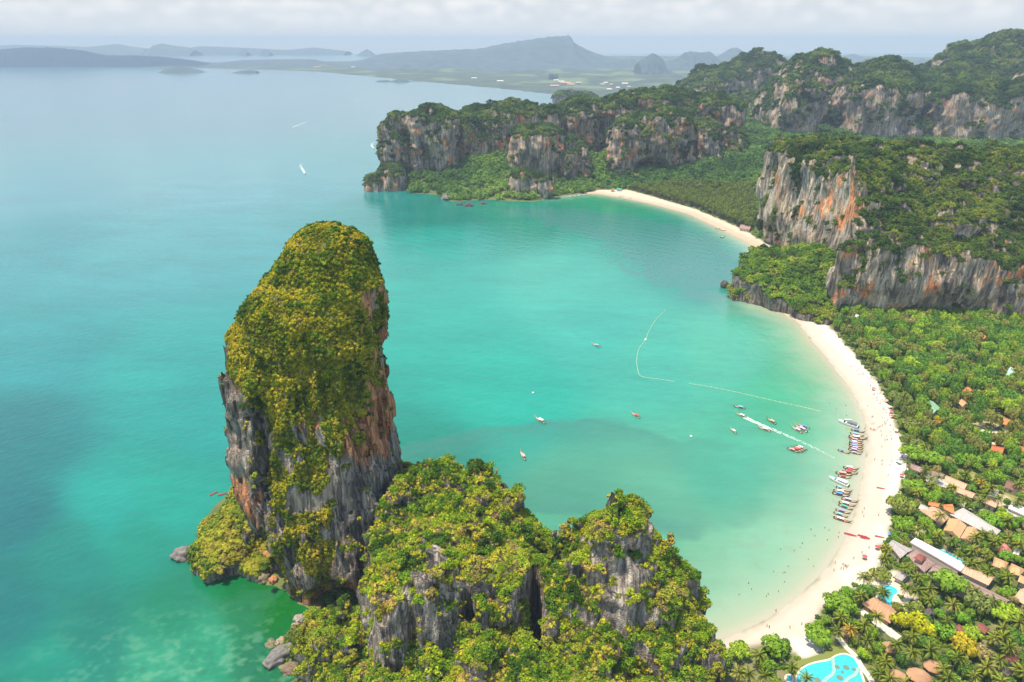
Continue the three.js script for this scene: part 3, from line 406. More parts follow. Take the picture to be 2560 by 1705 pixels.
/* ------------------------------------------------------------------ ground */
const groundMat = new THREE.MeshStandardMaterial({ vertexColors: true, roughness: 0.97 });
function sheet(x0, z0, x1, z1, s, h, color, keep) {
  const nx = Math.round((x1 - x0) / s), nz = Math.round((z1 - z0) / s), P = [], C = [], I = [], id = new Int32Array((nx + 1) * (nz + 1)).fill(-1);
  const v = (i, j) => { const q = j * (nx + 1) + i; if (id[q] < 0) { const x = x0 + i * s, z = z0 + j * s, y = h(x, z); id[q] = P.length / 3; P.push(x, y, z); C.push(...color(x, y, z)); } return id[q]; };
  for (let j = 0; j < nz; j++) for (let i = 0; i < nx; i++) { if (!keep(x0 + (i + 0.5) * s, z0 + (j + 0.5) * s)) continue; const a = v(i, j), b = v(i + 1, j), c = v(i, j + 1), d = v(i + 1, j + 1); I.push(a, c, b, b, c, d); }
  const g = new THREE.BufferGeometry(); g.setAttribute('position', new THREE.Float32BufferAttribute(P, 3)); g.setAttribute('color', new THREE.Float32BufferAttribute(C, 3)); g.setIndex(I); g.computeVertexNormals(); return g;
}
const SANDY = [0.485, 0.42, 0.35], WHITE_SAND = [0.58, 0.54, 0.48], WET = [0.41, 0.365, 0.295];
const clearings = [];  // [x, z, radius x, radius z, colour] open patches among the resort trees
function groundColor(x, y, z) {
  const n = fbm2(x * 0.05, z * 0.05, 3), f = n2(x * 0.4, z * 0.4), sd = sandD(x, z), d = -coastD(x, z);
  let c = mix3([0.06, 0.095, 0.025], [0.13, 0.145, 0.045], clamp(0.5 + n + 0.3 * f));
  if (z > -820) c = mix3(c, [0.30, 0.24, 0.15], 0.45 * ss(0.0, 0.4, fbm2(x * 0.03 + 7, z * 0.03, 3)));
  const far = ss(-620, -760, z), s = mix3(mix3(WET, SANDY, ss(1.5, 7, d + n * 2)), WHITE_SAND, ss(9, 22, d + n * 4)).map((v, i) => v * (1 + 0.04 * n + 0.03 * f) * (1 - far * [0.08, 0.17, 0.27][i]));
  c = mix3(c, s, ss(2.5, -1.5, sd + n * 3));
  for (const q of clearings) { const k = Math.hypot((x - q[0]) / q[2], (z - q[1]) / q[3]) + n * 0.25; if (k < 1.15) c = mix3(c, q[4], ss(1.1, 0.85, k)); }
  return c;
}
const grove = poly(202.8,-1212.7, 239.4,-1142, 288.7,-1060.7, 324.2,-974, 335.9,-947.1, 334.4,-930, 382.7,-1060, 417.5,-1180, 323.9,-1215, 213.4,-1240);
clearings.push([331.7,-424.3, 22, 14, [0.33, 0.27, 0.15]], [322,-399.7, 24, 10, [0.62, 0.54, 0.42]], [279.7,-355.8, 10, 8, [0.24, 0.24, 0.07]], [298.8,-336.7, 16, 12, [0.22, 0.23, 0.07]], [335.7,-543.1, 7, 5, [0.4, 0.33, 0.22]], [287.3,-328.6, 8, 6, [0.5, 0.4, 0.28]], [181.9,-267.2, 16, 10, [0.62, 0.54, 0.42]], [187.7,-251.9, 8, 10, [0.6, 0.5, 0.4]], [222.4,-300.8, 8, 6, [0.6, 0.52, 0.42]]);
{
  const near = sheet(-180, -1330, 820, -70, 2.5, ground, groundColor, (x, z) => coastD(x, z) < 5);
  const o = new THREE.Mesh(near, groundMat); o.receiveShadow = true; tag(top(o, 'beach_ground'), 'pale curving beach and the wooded flat land behind it', null, null, 'structure');
  const far = sheet(-300, -3010, 2520, -1330, 14, ground, groundColor, (x, z) => coastD(x, z) < 20), o2 = new THREE.Mesh(far, groundMat), e = sheet(820, -1330, 2500, -70, 20, ground, groundColor, (x, z) => coastD(x, z) < 20), o3 = new THREE.Mesh(e, groundMat);
  tag(top(o2, 'valley_ground'), 'wooded valley floor between the headland and the mountains', null, null, 'structure'); tag(top(o3, 'inland_ground'), 'wooded land east of the beach', null, null, 'structure');
  o2.receiveShadow = o3.receiveShadow = true;
  foliage('valley_forest', 'closed forest on the valley floor below the mountains', canopyG, [...scatter(far, 0.016, (x, y, z) => (z > -2400 && x < 1500 && x > -100 ? 1 : 0), 91), ...scatter(e, 0.012, (x, y, z) => (z < -560 && x < 1600 ? 1 : 0), 95), ...scatter(near, 0.016, (x, y, z) => (z < -900 && sandD(x, z) > 5 && coastD(x, z) < -4 && polyD(x, z, grove) > 0 ? 1 : 0), 93)], (x, y, z, r) => 5 + 6 * r(), palette([[0.022, 0.055, 0.014], [0.045, 0.105, 0.02], [0.08, 0.155, 0.028], [0.13, 0.20, 0.035]], 0.006, 3), 92, 0.1);
}
/* ------------------------------------------------------------------ far coast, hills and islands */
function ridge(name, label, kind, z0, w, pts, o = {}) {
  const nx = 150, nz = 26, P = [], C = [], I = [], x0 = pts[0][0], x1 = pts[pts.length - 1][0];
  for (let j = 0; j <= nz; j++) for (let i = 0; i <= nx; i++) {
    const x = lerp(x0, x1, i / nx); let k = 0; while (k < pts.length - 2 && x > pts[k + 1][0]) k++; const t = clamp((x - pts[k][0]) / (pts[k + 1][0] - pts[k][0])), h = lerp(pts[k][1], pts[k + 1][1], t), s = (j / nz) * 2 - 1;
    const g = 1 - Math.abs(s) ** (o.p ?? 1.4), gul = 1 - 0.28 * (1 - g) * (Math.abs(n2(x / (w * 0.35) + 5, s * 1.3 + z0)) * 1.6) + 0.10 * (1 - g) * n2(x / (w * 0.12), s * 3);
    const y = Math.max(-3, h * g * gul + (o.base ?? 0) * g + (h * 0.03) * n2(x / (w * 0.05), s * 8 + 3) * ss(1, 0.8, Math.abs(s)));
    P.push(x, y, -(z0 + w + s * w)); const v = n2(x / (w * 0.2), s * 5) * 0.5 + 0.5; C.push(...mix3(o.tone ?? [0.05, 0.085, 0.11], (o.tone ?? [0.055, 0.08, 0.095]).map((q) => q * 1.5), v));  // base tone tinted blue, painting distance haze into the forest colour
    if (i < nx && j < nz) { const a = j * (nx + 1) + i; I.push(a, a + 1, a + nx + 1, a + 1, a + nx + 2, a + nx + 1); }
  }
  const g = new THREE.BufferGeometry(); g.setAttribute('position', new THREE.Float32BufferAttribute(P, 3)); g.setAttribute('color', new THREE.Float32BufferAttribute(C, 3)); g.setIndex(I); g.computeVertexNormals();
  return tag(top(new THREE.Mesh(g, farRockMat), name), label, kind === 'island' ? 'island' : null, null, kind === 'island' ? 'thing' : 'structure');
}
const crest = (...n) => { const p = []; for (let i = 0; i < n.length; i += 3) p.push([n[i], Math.max(0, n[i + 2])]); return p; };
{
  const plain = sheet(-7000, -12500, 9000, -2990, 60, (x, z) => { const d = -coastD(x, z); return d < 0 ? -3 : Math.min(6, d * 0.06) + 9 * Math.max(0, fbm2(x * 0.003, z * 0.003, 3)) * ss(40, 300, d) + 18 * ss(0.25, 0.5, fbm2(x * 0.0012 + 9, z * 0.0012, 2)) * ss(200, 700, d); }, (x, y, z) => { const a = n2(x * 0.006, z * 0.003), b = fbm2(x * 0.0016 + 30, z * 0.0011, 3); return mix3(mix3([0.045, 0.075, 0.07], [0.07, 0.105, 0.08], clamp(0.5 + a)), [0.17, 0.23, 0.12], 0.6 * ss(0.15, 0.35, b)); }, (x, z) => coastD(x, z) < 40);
  tag(top(new THREE.Mesh(plain, groundMat), 'coastal_plain_land'), 'flat hazy coastal plain of woods and fields beyond the headland', null, null, 'structure');
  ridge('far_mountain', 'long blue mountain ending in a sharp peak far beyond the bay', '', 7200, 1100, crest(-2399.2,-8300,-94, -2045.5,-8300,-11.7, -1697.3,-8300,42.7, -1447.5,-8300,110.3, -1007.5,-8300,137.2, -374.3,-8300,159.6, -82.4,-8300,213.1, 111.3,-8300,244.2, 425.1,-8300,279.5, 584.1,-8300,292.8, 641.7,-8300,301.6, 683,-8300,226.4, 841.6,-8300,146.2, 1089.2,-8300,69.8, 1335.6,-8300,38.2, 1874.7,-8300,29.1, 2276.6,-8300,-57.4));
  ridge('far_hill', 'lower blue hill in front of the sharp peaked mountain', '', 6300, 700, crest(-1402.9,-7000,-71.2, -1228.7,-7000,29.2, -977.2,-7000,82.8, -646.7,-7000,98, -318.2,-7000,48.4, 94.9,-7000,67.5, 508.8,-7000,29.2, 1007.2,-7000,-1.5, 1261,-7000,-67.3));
  ridge('far_hill', 'dark blue wooded cape at the left edge of the horizon', '', 7350, 420, crest(-6149.8,-7770,-24.9, -5733.9,-7770,123.5, -5357.5,-7770,161.2, -5125.1,-7770,177.9, -4852.3,-7770,177.9, -4539.3,-7770,157, -4256.4,-7770,102.4, -3959.6,-7770,102.4, -3688.2,-7770,89.8, -3374.7,-7770,55.9, -3153.2,-7770,13.5, -2930.7,-7770,-29.2), { tone: [0.008, 0.028, 0.06] });  // darker blue tone: haze colour painted into the wooded cape
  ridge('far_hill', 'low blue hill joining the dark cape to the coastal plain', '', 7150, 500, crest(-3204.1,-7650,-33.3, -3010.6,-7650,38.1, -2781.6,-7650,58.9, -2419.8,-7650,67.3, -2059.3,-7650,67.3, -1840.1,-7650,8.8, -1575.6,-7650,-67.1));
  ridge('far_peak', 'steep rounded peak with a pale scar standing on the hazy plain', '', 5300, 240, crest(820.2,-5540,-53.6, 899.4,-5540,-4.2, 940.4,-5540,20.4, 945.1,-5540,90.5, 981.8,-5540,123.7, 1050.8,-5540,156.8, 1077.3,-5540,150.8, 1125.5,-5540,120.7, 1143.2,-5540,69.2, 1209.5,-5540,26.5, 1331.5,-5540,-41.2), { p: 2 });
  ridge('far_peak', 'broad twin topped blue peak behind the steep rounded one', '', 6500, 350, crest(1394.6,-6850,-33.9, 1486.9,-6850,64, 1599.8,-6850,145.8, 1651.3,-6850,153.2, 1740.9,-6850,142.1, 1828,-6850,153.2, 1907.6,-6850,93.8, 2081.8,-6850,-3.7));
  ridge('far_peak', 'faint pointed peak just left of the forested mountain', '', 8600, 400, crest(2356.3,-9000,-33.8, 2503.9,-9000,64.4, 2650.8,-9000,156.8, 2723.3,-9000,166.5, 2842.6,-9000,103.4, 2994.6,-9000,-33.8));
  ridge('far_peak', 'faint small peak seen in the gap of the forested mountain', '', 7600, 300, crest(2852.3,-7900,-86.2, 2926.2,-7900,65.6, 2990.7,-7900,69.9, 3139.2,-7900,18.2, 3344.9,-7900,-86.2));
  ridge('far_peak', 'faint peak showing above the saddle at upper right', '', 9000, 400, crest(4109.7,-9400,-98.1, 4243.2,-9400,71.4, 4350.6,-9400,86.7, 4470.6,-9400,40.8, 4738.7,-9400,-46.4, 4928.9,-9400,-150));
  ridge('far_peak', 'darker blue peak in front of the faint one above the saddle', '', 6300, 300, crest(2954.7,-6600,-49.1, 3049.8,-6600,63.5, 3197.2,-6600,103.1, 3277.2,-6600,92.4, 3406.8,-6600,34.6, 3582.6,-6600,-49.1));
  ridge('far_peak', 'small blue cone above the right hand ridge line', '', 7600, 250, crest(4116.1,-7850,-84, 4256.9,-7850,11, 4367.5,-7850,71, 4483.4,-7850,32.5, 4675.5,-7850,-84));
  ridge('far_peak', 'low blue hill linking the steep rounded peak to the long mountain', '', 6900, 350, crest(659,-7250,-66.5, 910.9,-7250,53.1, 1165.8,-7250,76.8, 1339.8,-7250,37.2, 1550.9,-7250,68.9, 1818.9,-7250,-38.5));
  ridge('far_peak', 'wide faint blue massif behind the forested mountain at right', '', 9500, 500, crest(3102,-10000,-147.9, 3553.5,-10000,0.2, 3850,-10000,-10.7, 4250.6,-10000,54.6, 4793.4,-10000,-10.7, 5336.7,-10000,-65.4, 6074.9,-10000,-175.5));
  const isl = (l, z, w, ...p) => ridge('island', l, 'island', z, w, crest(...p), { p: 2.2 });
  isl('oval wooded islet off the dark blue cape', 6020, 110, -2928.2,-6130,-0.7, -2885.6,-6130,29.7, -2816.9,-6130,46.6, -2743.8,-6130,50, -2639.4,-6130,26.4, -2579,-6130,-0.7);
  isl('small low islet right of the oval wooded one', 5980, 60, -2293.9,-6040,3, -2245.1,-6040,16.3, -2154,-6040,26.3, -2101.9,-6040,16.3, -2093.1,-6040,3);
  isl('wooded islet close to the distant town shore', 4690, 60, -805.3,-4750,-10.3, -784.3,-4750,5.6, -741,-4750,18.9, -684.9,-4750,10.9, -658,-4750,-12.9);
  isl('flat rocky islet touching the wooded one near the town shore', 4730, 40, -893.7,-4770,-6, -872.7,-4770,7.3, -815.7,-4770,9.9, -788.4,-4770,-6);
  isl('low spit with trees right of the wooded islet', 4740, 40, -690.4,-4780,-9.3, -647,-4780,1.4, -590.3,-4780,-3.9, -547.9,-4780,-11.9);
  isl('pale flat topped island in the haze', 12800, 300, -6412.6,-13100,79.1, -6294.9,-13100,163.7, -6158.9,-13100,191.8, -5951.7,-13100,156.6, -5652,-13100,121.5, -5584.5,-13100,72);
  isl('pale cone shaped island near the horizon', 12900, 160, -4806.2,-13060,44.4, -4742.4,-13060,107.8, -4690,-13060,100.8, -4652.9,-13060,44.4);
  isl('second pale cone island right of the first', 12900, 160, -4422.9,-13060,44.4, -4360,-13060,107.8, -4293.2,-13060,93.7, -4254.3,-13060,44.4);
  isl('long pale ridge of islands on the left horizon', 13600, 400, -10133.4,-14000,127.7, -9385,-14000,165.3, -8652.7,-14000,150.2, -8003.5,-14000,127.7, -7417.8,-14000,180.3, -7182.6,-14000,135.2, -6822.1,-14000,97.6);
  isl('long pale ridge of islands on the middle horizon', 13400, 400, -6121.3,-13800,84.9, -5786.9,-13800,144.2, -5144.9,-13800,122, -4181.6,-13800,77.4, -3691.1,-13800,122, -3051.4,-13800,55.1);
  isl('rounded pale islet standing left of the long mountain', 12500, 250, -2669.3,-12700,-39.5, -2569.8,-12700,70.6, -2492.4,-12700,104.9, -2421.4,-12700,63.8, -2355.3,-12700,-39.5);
  const stack = (l, z, w, ...p) => ridge('rock_stack', l, 'island', z, w, crest(...p), { p: 6 });
  stack('square blue rock stack standing on the hazy plain', 4900, 40, 247.6,-4940,-15.2, 249.3,-4940,42.5, 275.6,-4940,45.3, 287.6,-4940,37.1, 304.9,-4940,45.3, 312.4,-4940,-15.2);
  /* the little wooded cape below the town */
  const cg = solid(cols([col(220.5,-2985,51.6,55,54.7, { dome: 14 }), col(289.1,-3030,67.5,70,48.8, { dome: 20 }), col(369.1,-3050,54.5,70,20.1, { dome: 14 })], 0.01, 0.8), [150, -3, -3200], [460, 90, -2900], 6, mossy({ green: (x, y, z, nx, ny) => ss(0.1, 0.5, ny), warm: 0.6 }));
  cliff('small_cape_hill', 'small wooded cape at the end of the distant town beach', '', cg);
  foliage('small_cape_foliage', 'trees on the small cape by the distant town beach', canopyG, scatter(cg, 0.02, (x, y, z, nx, ny) => ss(0.05, 0.4, ny), 96), (x, y, z, r) => 6 + 5 * r(), jungle, 97, 0.2);
}

/* ------------------------------------------------------------------ resort: pools, paths, buildings */
const noTree = [];  // plan outlines kept free of trees: [polygon, margin]
const PAINT = (r, g, b, rough = 0.7, e) => std(r, g, b, rough, e);
function flat(name, label, pts, y, m, thick = 0.3, category, kind) {
  const s = new THREE.Shape(pts.map(([x, z]) => new THREE.Vector2(x, -z))), g = new THREE.ExtrudeGeometry(s, { depth: thick, bevelEnabled: false, curveSegments: 8 }); g.rotateX(-Math.PI / 2); g.translate(0, y - thick, 0);
  const o = new THREE.Mesh(g, m); o.castShadow = o.receiveShadow = true; return label ? tag(top(o, name), label, category, null, kind) : Object.assign(o, { name });
}
const smooth = (p, n = 60) => { const c = new THREE.CatmullRomCurve3(p.map(([x, z]) => new THREE.Vector3(x, 0, z)), true, 'centripetal'); return c.getPoints(n).slice(0, -1).map((v) => [v.x, v.z]); };
const grow = (p, d) => { let cx = 0, cz = 0; for (const q of p) { cx += q[0] / p.length; cz += q[1] / p.length; } return p.map(([x, z]) => { const l = Math.hypot(x - cx, z - cz); return [x + (x - cx) / l * d, z + (z - cz) / l * d]; }); };
const poolRim = PAINT(0.62, 0.52, 0.42, 0.8), poolBlue = new THREE.MeshStandardMaterial({ roughness: 0.12 }); poolBlue.color.setRGB(0.03, 0.42, 0.52);
{ // pool water carries its tiled bottom's tone, brighter where it is shallow
  const t = colorTexture(256, 256, (u, v) => { const a = fbm2(u * 8, v * 8, 4) * 0.5 + 0.5, b = Math.abs(n2(u * 26, v * 26)); return [0.02 + 0.05 * a, 0.36 + 0.16 * a + 0.05 * b, 0.48 + 0.12 * a + 0.05 * b]; }); t.wrapS = t.wrapT = THREE.RepeatWrapping; t.repeat.set(1 / 14, 1 / 14); poolBlue.map = t; poolBlue.color.setRGB(1, 1, 1);
}
function pool(label, pts, extras) {
  const g = base('swimming_pool', 0, 0, 0), y = 2.55, p = smooth(pts), rim = flat('rim', null, grow(p, 1.0), y, poolRim, 0.5), w = flat('water', null, p, y + 0.03, poolBlue, 0.2); g.add(rim, w);
  noTree.push([p, 2.5]); if (extras) extras(g, y); return tag(g, label, 'swimming pool');
}
const disc = (x, z, r, y, m, name) => { const c = new THREE.CylinderGeometry(r, r * 1.05, 0.35, 20); c.translate(x, y, z); return part(name, c, m); };
const stoneM = PAINT(0.13, 0.20, 0.15, 0.8), bandM = PAINT(0.26, 0.50, 0.42, 0.3);
pool('large curved swimming pool with round stone islands beside the beach path', poly(119.8,-204.1, 123.7,-210.8, 127.8,-213.4, 132.6,-214.9, 138.3,-216, 142.4,-218.4, 146.3,-219.3, 149,-217.8, 149.7,-215, 149,-211.1, 148.3,-207.3, 147,-202.5, 141.5,-197.4, 124.1,-196.4), (g, y) => {
  for (const [x, z, r] of [[140.2,-212.7, 1.0], [144,-212.4, 1.25], [146.9,-211.4, 0.75], [141.3,-210.1, 0.65], [139,-207.3, 1.3], [129.1,-206.1, 1.3]]) g.add(disc(x, z, r, y, stoneM, 'stone_island'));
  for (const p of [[[140.3,-217.3], [139.2,-213.3], [137,-209.4], [132.8,-206.5], [129.8,-203.5]], [[149.2,-212.2], [146.3,-208.9], [142.1,-206.7], [138,-202.5]]]) { const t = new THREE.TubeGeometry(new THREE.CatmullRomCurve3(p.map(([x, z]) => new THREE.Vector3(x, 0, z))), 24, 0.85, 8); t.scale(1, 0.06, 1); t.translate(0, y + 0.03, 0); g.add(part('shallow_band', t, bandM)); }
});
pool('small round whirl pool at the left end of the large curved pool', poly(116.3,-206.7, 117.4,-208.1, 118.5,-208.1, 118.4,-206.5, 116.9,-205.4));
pool('kidney shaped swimming pool beside the thatched pavilion', poly(184.8,-260.5, 187.8,-260.5, 189.3,-258.2, 188.5,-256, 185.8,-254.2, 183.7,-251.5, 182.5,-249.1, 180.4,-247.5, 179.1,-248.3, 178.6,-250.4, 176.1,-250.9, 176.5,-252.6, 180.9,-256, 183.1,-258.8));
pool('long narrow swimming pool along the white roofed building', poly(223.2,-285.6, 226,-286.9, 228.2,-286.5, 231.8,-282.2, 234.6,-277.8, 231.9,-273.5, 229.4,-276, 225.6,-280.1, 223.5,-283.3));
pool('small dark blue pool behind the grey and tan restaurant roofs', poly(262.7,-324.5, 265.4,-325.7, 266.4,-322.9, 263.5,-321.7));
pool('small blue pool under the hedge right of the dark one', poly(268.9,-319, 271.1,-319.8, 270.1,-317.5, 267.5,-316));

const pathM = PAINT(0.62, 0.56, 0.48, 0.9), lawnM = PAINT(0.16, 0.19, 0.04, 0.95);
const strip = (name, label, w, pts, m, y = 2.62) => { const c = new THREE.CatmullRomCurve3(pts.map(([x, z]) => new THREE.Vector3(x, 0, z))), n = 40, L = [], R = []; for (let i = 0; i <= n; i++) { const p = c.getPoint(i / n), t = c.getTangent(i / n); L.push([p.x - t.z * w, p.z + t.x * w]); R.unshift([p.x + t.z * w, p.z - t.x * w]); } const o = [...L, ...R]; noTree.push([o, 1.2]); return flat(name, label, o, y, m, 0.35, null, 'structure'); };
strip('path', 'pale sand path past the thatched pavilion', 2.3, [[165.4,-245.1], [168.2,-239.9], [171.2,-234.8], [173.7,-229.7], [174.7,-228]], pathM);
strip('path', 'narrow pale path curving past the large pool', 1.2, [[147.7,-228.5], [148.8,-223.3], [150.7,-218.2], [150.8,-213.8], [151.7,-205.7], [150.5,-200.3]], pathM, 2.6);
{ const p = smooth(poly(123.5,-215.5, 129.9,-217.5, 137.2,-220.1, 143,-223.7, 147.5,-224, 149.1,-220.1, 146.6,-219.8, 142.4,-219, 138.6,-216.7, 131.8,-215.3, 125.4,-213.3, 122,-210.5, 121.2,-212.2)); noTree.push([p, 0.5]); flat('lawn', 'short sunlit lawn between the beach and the large pool', p, 2.535, lawnM, 0.3, null, 'structure'); }
{ const p = smooth(poly(149.2,-210.5, 150.7,-209.4, 151,-205.2, 150.6,-201.5, 147.5,-202.5, 148.1,-206.7)); noTree.push([p, 0.5]); flat('lawn', 'small dark lawn strip right of the large pool', p, 2.535, PAINT(0.09, 0.13, 0.03, 0.95), 0.3, null, 'structure'); }  // lawn green darkened so the colour itself carries the shade

const roofTex = (() => { const t = colorTexture(128, 128, (u, v) => { const k = 0.86 + 0.2 * Math.abs(((v * 16) % 1) - 0.5) + 0.16 * n2(u * 9, v * 3) + 0.08 * n2(u * 60, v * 60); return [k, k, k]; }); t.wrapS = t.wrapT = THREE.RepeatWrapping; t.repeat.set(1 / 8, 1 / 8); return t; })();
const roofM = (r, g, b) => { const m = std(r, g, b, 0.85); m.map = roofTex; return m; };
const ROOF = { tan: roofM(0.56, 0.33, 0.17), peach: roofM(0.60, 0.36, 0.24), orange: roofM(0.52, 0.20, 0.065), rust: roofM(0.50, 0.14, 0.055), grey: roofM(0.37, 0.34, 0.33), pale: roofM(0.47, 0.44, 0.42), white: roofM(0.66, 0.64, 0.61), mauve: roofM(0.33, 0.22, 0.20), brown: roofM(0.22, 0.12, 0.085), maroon: roofM(0.24, 0.075, 0.06), dark: roofM(0.10, 0.08, 0.075), green: roofM(0.22, 0.40, 0.26), teal: roofM(0.40, 0.58, 0.54), thatch: roofM(0.46, 0.26, 0.15), pink: roofM(0.68, 0.22, 0.20) };
const wallM = std(0.58, 0.50, 0.41, 0.85), darkWallM = std(0.28, 0.2, 0.15, 0.85), glassM = std(0.03, 0.04, 0.05, 0.15), trimM = std(0.30, 0.2, 0.14, 0.7);
function tri(P, list) { const g = new THREE.BufferGeometry(), p = [], uv = []; for (const f of list) for (let i = 1; i + 1 < f.length; i++) { for (const k of [f[0], f[i], f[i + 1]]) { p.push(...P[k]); } const a = P[f[0]], b = P[f[i]], c = P[f[i + 1]]; for (const q of [a, b, c]) uv.push(q[0] * 0.8 + q[2] * 0.6, q[1] * 2 + q[2] * 0.8 - q[0] * 0.6); } g.setAttribute('position', new THREE.Float32BufferAttribute(p, 3)); g.setAttribute('uv', new THREE.Float32BufferAttribute(uv, 2)); g.computeVertexNormals(); return g; }
/* a house from the plan of its eaves: four corners, the first two along the ridge; roof 'gable', 'hip' or 'flat' */
function house(name, label, c, o = {}) {
  const [A, B, C, D] = c, eave = o.eave ?? 3.6, gy = o.gy ?? ground((A[0] + C[0]) / 2, (A[1] + C[1]) / 2), kind = o.roof ?? 'gable', rise = kind === 'flat' ? 0.45 : (o.rise ?? 0.36 * Math.hypot(A[0] - D[0], A[1] - D[1]) * 0.5 + 0.4), cx = (A[0] + B[0] + C[0] + D[0]) / 4, cz = (A[1] + B[1] + C[1] + D[1]) / 4;
  const g = base(name, cx, gy, cz), L = c.map(([x, z]) => [x - cx, z - cz]), mid = (p, q, t = 0.5) => [p[0] + (q[0] - p[0]) * t, p[1] + (q[1] - p[1]) * t];
  const area = L.reduce((s, p, i) => { const q = L[(i + 1) % 4]; return s + p[0] * q[1] - p[1] * q[0]; }, 0); if (area > 0) { [L[0], L[3]] = [L[3], L[0]];[L[1], L[2]] = [L[2], L[1]]; }
  const top_ = (p, y) => [p[0], y, p[1]], T = 0.22, ins = kind === 'hip' ? 0.26 : 0;
  const rm = o.mat ?? ROOF.tan, P = [...L.map((p) => top_(p, eave)), ...L.map((p) => top_(p, eave - T))];
  if (kind === 'flat') { const up = L.map((p) => top_(p, eave + 0.35)); P.push(...up); g.add(part('roof', tri(P, [[8, 9, 10, 11], [0, 1, 9, 8], [1, 2, 10, 9], [2, 3, 11, 10], [3, 0, 8, 11], [7, 6, 5, 4], [4, 5, 1, 0], [5, 6, 2, 1], [6, 7, 3, 2], [7, 4, 0, 3]]), rm)); }
  else {
    const r0 = mid(mid(L[0], L[3]), mid(L[1], L[2]), ins), r1 = mid(mid(L[0], L[3]), mid(L[1], L[2]), 1 - ins); P.push(top_(r0, eave + rise), top_(r1, eave + rise));
    const roof = part('roof', tri(P, [[0, 1, 9, 8], [2, 3, 8, 9], [3, 0, 8], [1, 2, 9], [7, 6, 5, 4], [4, 5, 1, 0], [5, 6, 2, 1], [6, 7, 3, 2], [7, 4, 0, 3]]), rm); g.add(roof);
    const v = new THREE.Vector3(r1[0] - r0[0], 0, r1[1] - r0[1]), len = v.length(), cap = new THREE.BoxGeometry(len, 0.2, 0.4); cap.rotateY(-Math.atan2(v.z, v.x)); cap.translate((r0[0] + r1[0]) / 2, eave + rise + 0.06, (r0[1] + r1[1]) / 2); roof.add(part('ridge_cap', cap, o.cap ?? rm));
  }
  const W = L.map((p) => { const l = Math.hypot(p[0], p[1]), k = Math.max(0.5, 1 - 1.3 / l); return [p[0] * k, p[1] * k]; }), WP = [...W.map((p) => top_(p, -1.2)), ...W.map((p) => top_(p, eave - T + 0.02))], wm = o.wall ?? wallM;
  g.add(part('wall', tri(WP, [[4, 5, 1, 0], [5, 6, 2, 1], [6, 7, 3, 2], [7, 4, 0, 3]]), wm));
  if (!o.plain) for (let s = 0; s < 4; s++) { const a = W[s], b = W[(s + 1) % 4], len = Math.hypot(a[0] - b[0], a[1] - b[1]), n = Math.min(6, Math.floor(len / 4)); for (let i = 0; i < n; i++) { const p = mid(a, b, (i + 0.5) / n), ang = -Math.atan2(b[1] - a[1], b[0] - a[0]), door = s === 0 && i === (n >> 1); const w = new THREE.BoxGeometry(door ? 1.2 : 1.5, door ? 2.2 : 1.2, 0.16); w.rotateY(ang); w.translate(p[0], door ? 1.1 : 1.7, p[1]); g.add(part(door ? 'door' : 'window', w, door ? trimM : glassM)); } }
  noTree.push([c, o.margin ?? 0.5]);
  return tag(g, label, o.cat ?? 'building');
}
const q4 = (...n) => poly(...n);
house('restaurant_hall', 'pinkish tan hip roofed hall, leftmost of the joined restaurant roofs', q4(231,-315.6, 240.2,-318.9, 244.3,-309.4, 236.2,-302.5), { roof: 'hip', mat: ROOF.peach });
house('restaurant_hall', 'tan gabled hall in the middle of the joined restaurant roofs', q4(243.7,-308.4, 234.7,-298.3, 239.2,-291.4, 249.5,-301.9), { mat: ROOF.tan });
house('restaurant_hall', 'tan gabled hall at the lower right of the joined restaurant roofs', q4(249.5,-301.2, 239.8,-291.7, 243.3,-287.5, 253.5,-297), { mat: ROOF.tan });
house('restaurant_hall', 'bright orange gabled hall at the back of the joined restaurant roofs', q4(245.3,-319.1, 252,-319.7, 247.6,-310.6, 244.5,-315.1), { mat: ROOF.orange, eave: 4.6 });
house('restaurant_hall', 'small orange roofed annex left of the bright orange hall', q4(240.4,-323.3, 246.6,-321.8, 243.3,-318.2, 238.6,-320.2), { mat: ROOF.orange });
house('restaurant_hall', 'long pale grey roofed hall behind the tan restaurant roofs', q4(245.9,-311.6, 258.4,-292.3, 265.6,-297.8, 257.1,-317.7), { mat: ROOF.pale, roof: 'hip' });
house('beach_bar', 'small pale grey roofed bar on the beach side of the restaurant', q4(235.3,-321.2, 238.2,-317.7, 234,-314.1, 231.3,-317.1), { mat: ROOF.pale });
house('terrace_house', 'long mauve roofed row house beside the beach', q4(246.2,-358.3, 260.2,-344.9, 266.1,-350.1, 251,-362.5), { mat: ROOF.mauve });
house('terrace_house', 'orange roofed end of the mauve row house', q4(260.8,-343.1, 268,-334.7, 273.8,-339.7, 265.9,-349.3), { mat: ROOF.peach });
house('terrace_house', 'flat pale terrace building in front of the mauve row house', q4(254.9,-351.6, 264.4,-342.8, 258.7,-336.4, 250,-342.8), { roof: 'flat', mat: ROOF.pale, eave: 3.2 });
house('terrace_house', 'narrow orange and pink roofed house right of the pale terrace', q4(261.5,-333, 267.7,-326.5, 273,-330.5, 266.2,-337.2), { mat: ROOF.peach });
house('bungalow', 'brown gabled long house on the lawn at the right edge', q4(293.3,-337.2, 301.9,-329.7, 308.5,-336.3, 300.2,-344.4), { mat: ROOF.brown });
house('bungalow', 'small grey gabled house among palms left of the brown long house', q4(278.2,-328.9, 281.9,-327.3, 288.4,-333.8, 282.9,-335.1), { mat: ROOF.grey });
house('bungalow', 'peach roofed house beside the small blue pool', q4(271.9,-322.5, 275.5,-317.5, 280.2,-321.4, 276.9,-327.7), { mat: ROOF.peach });
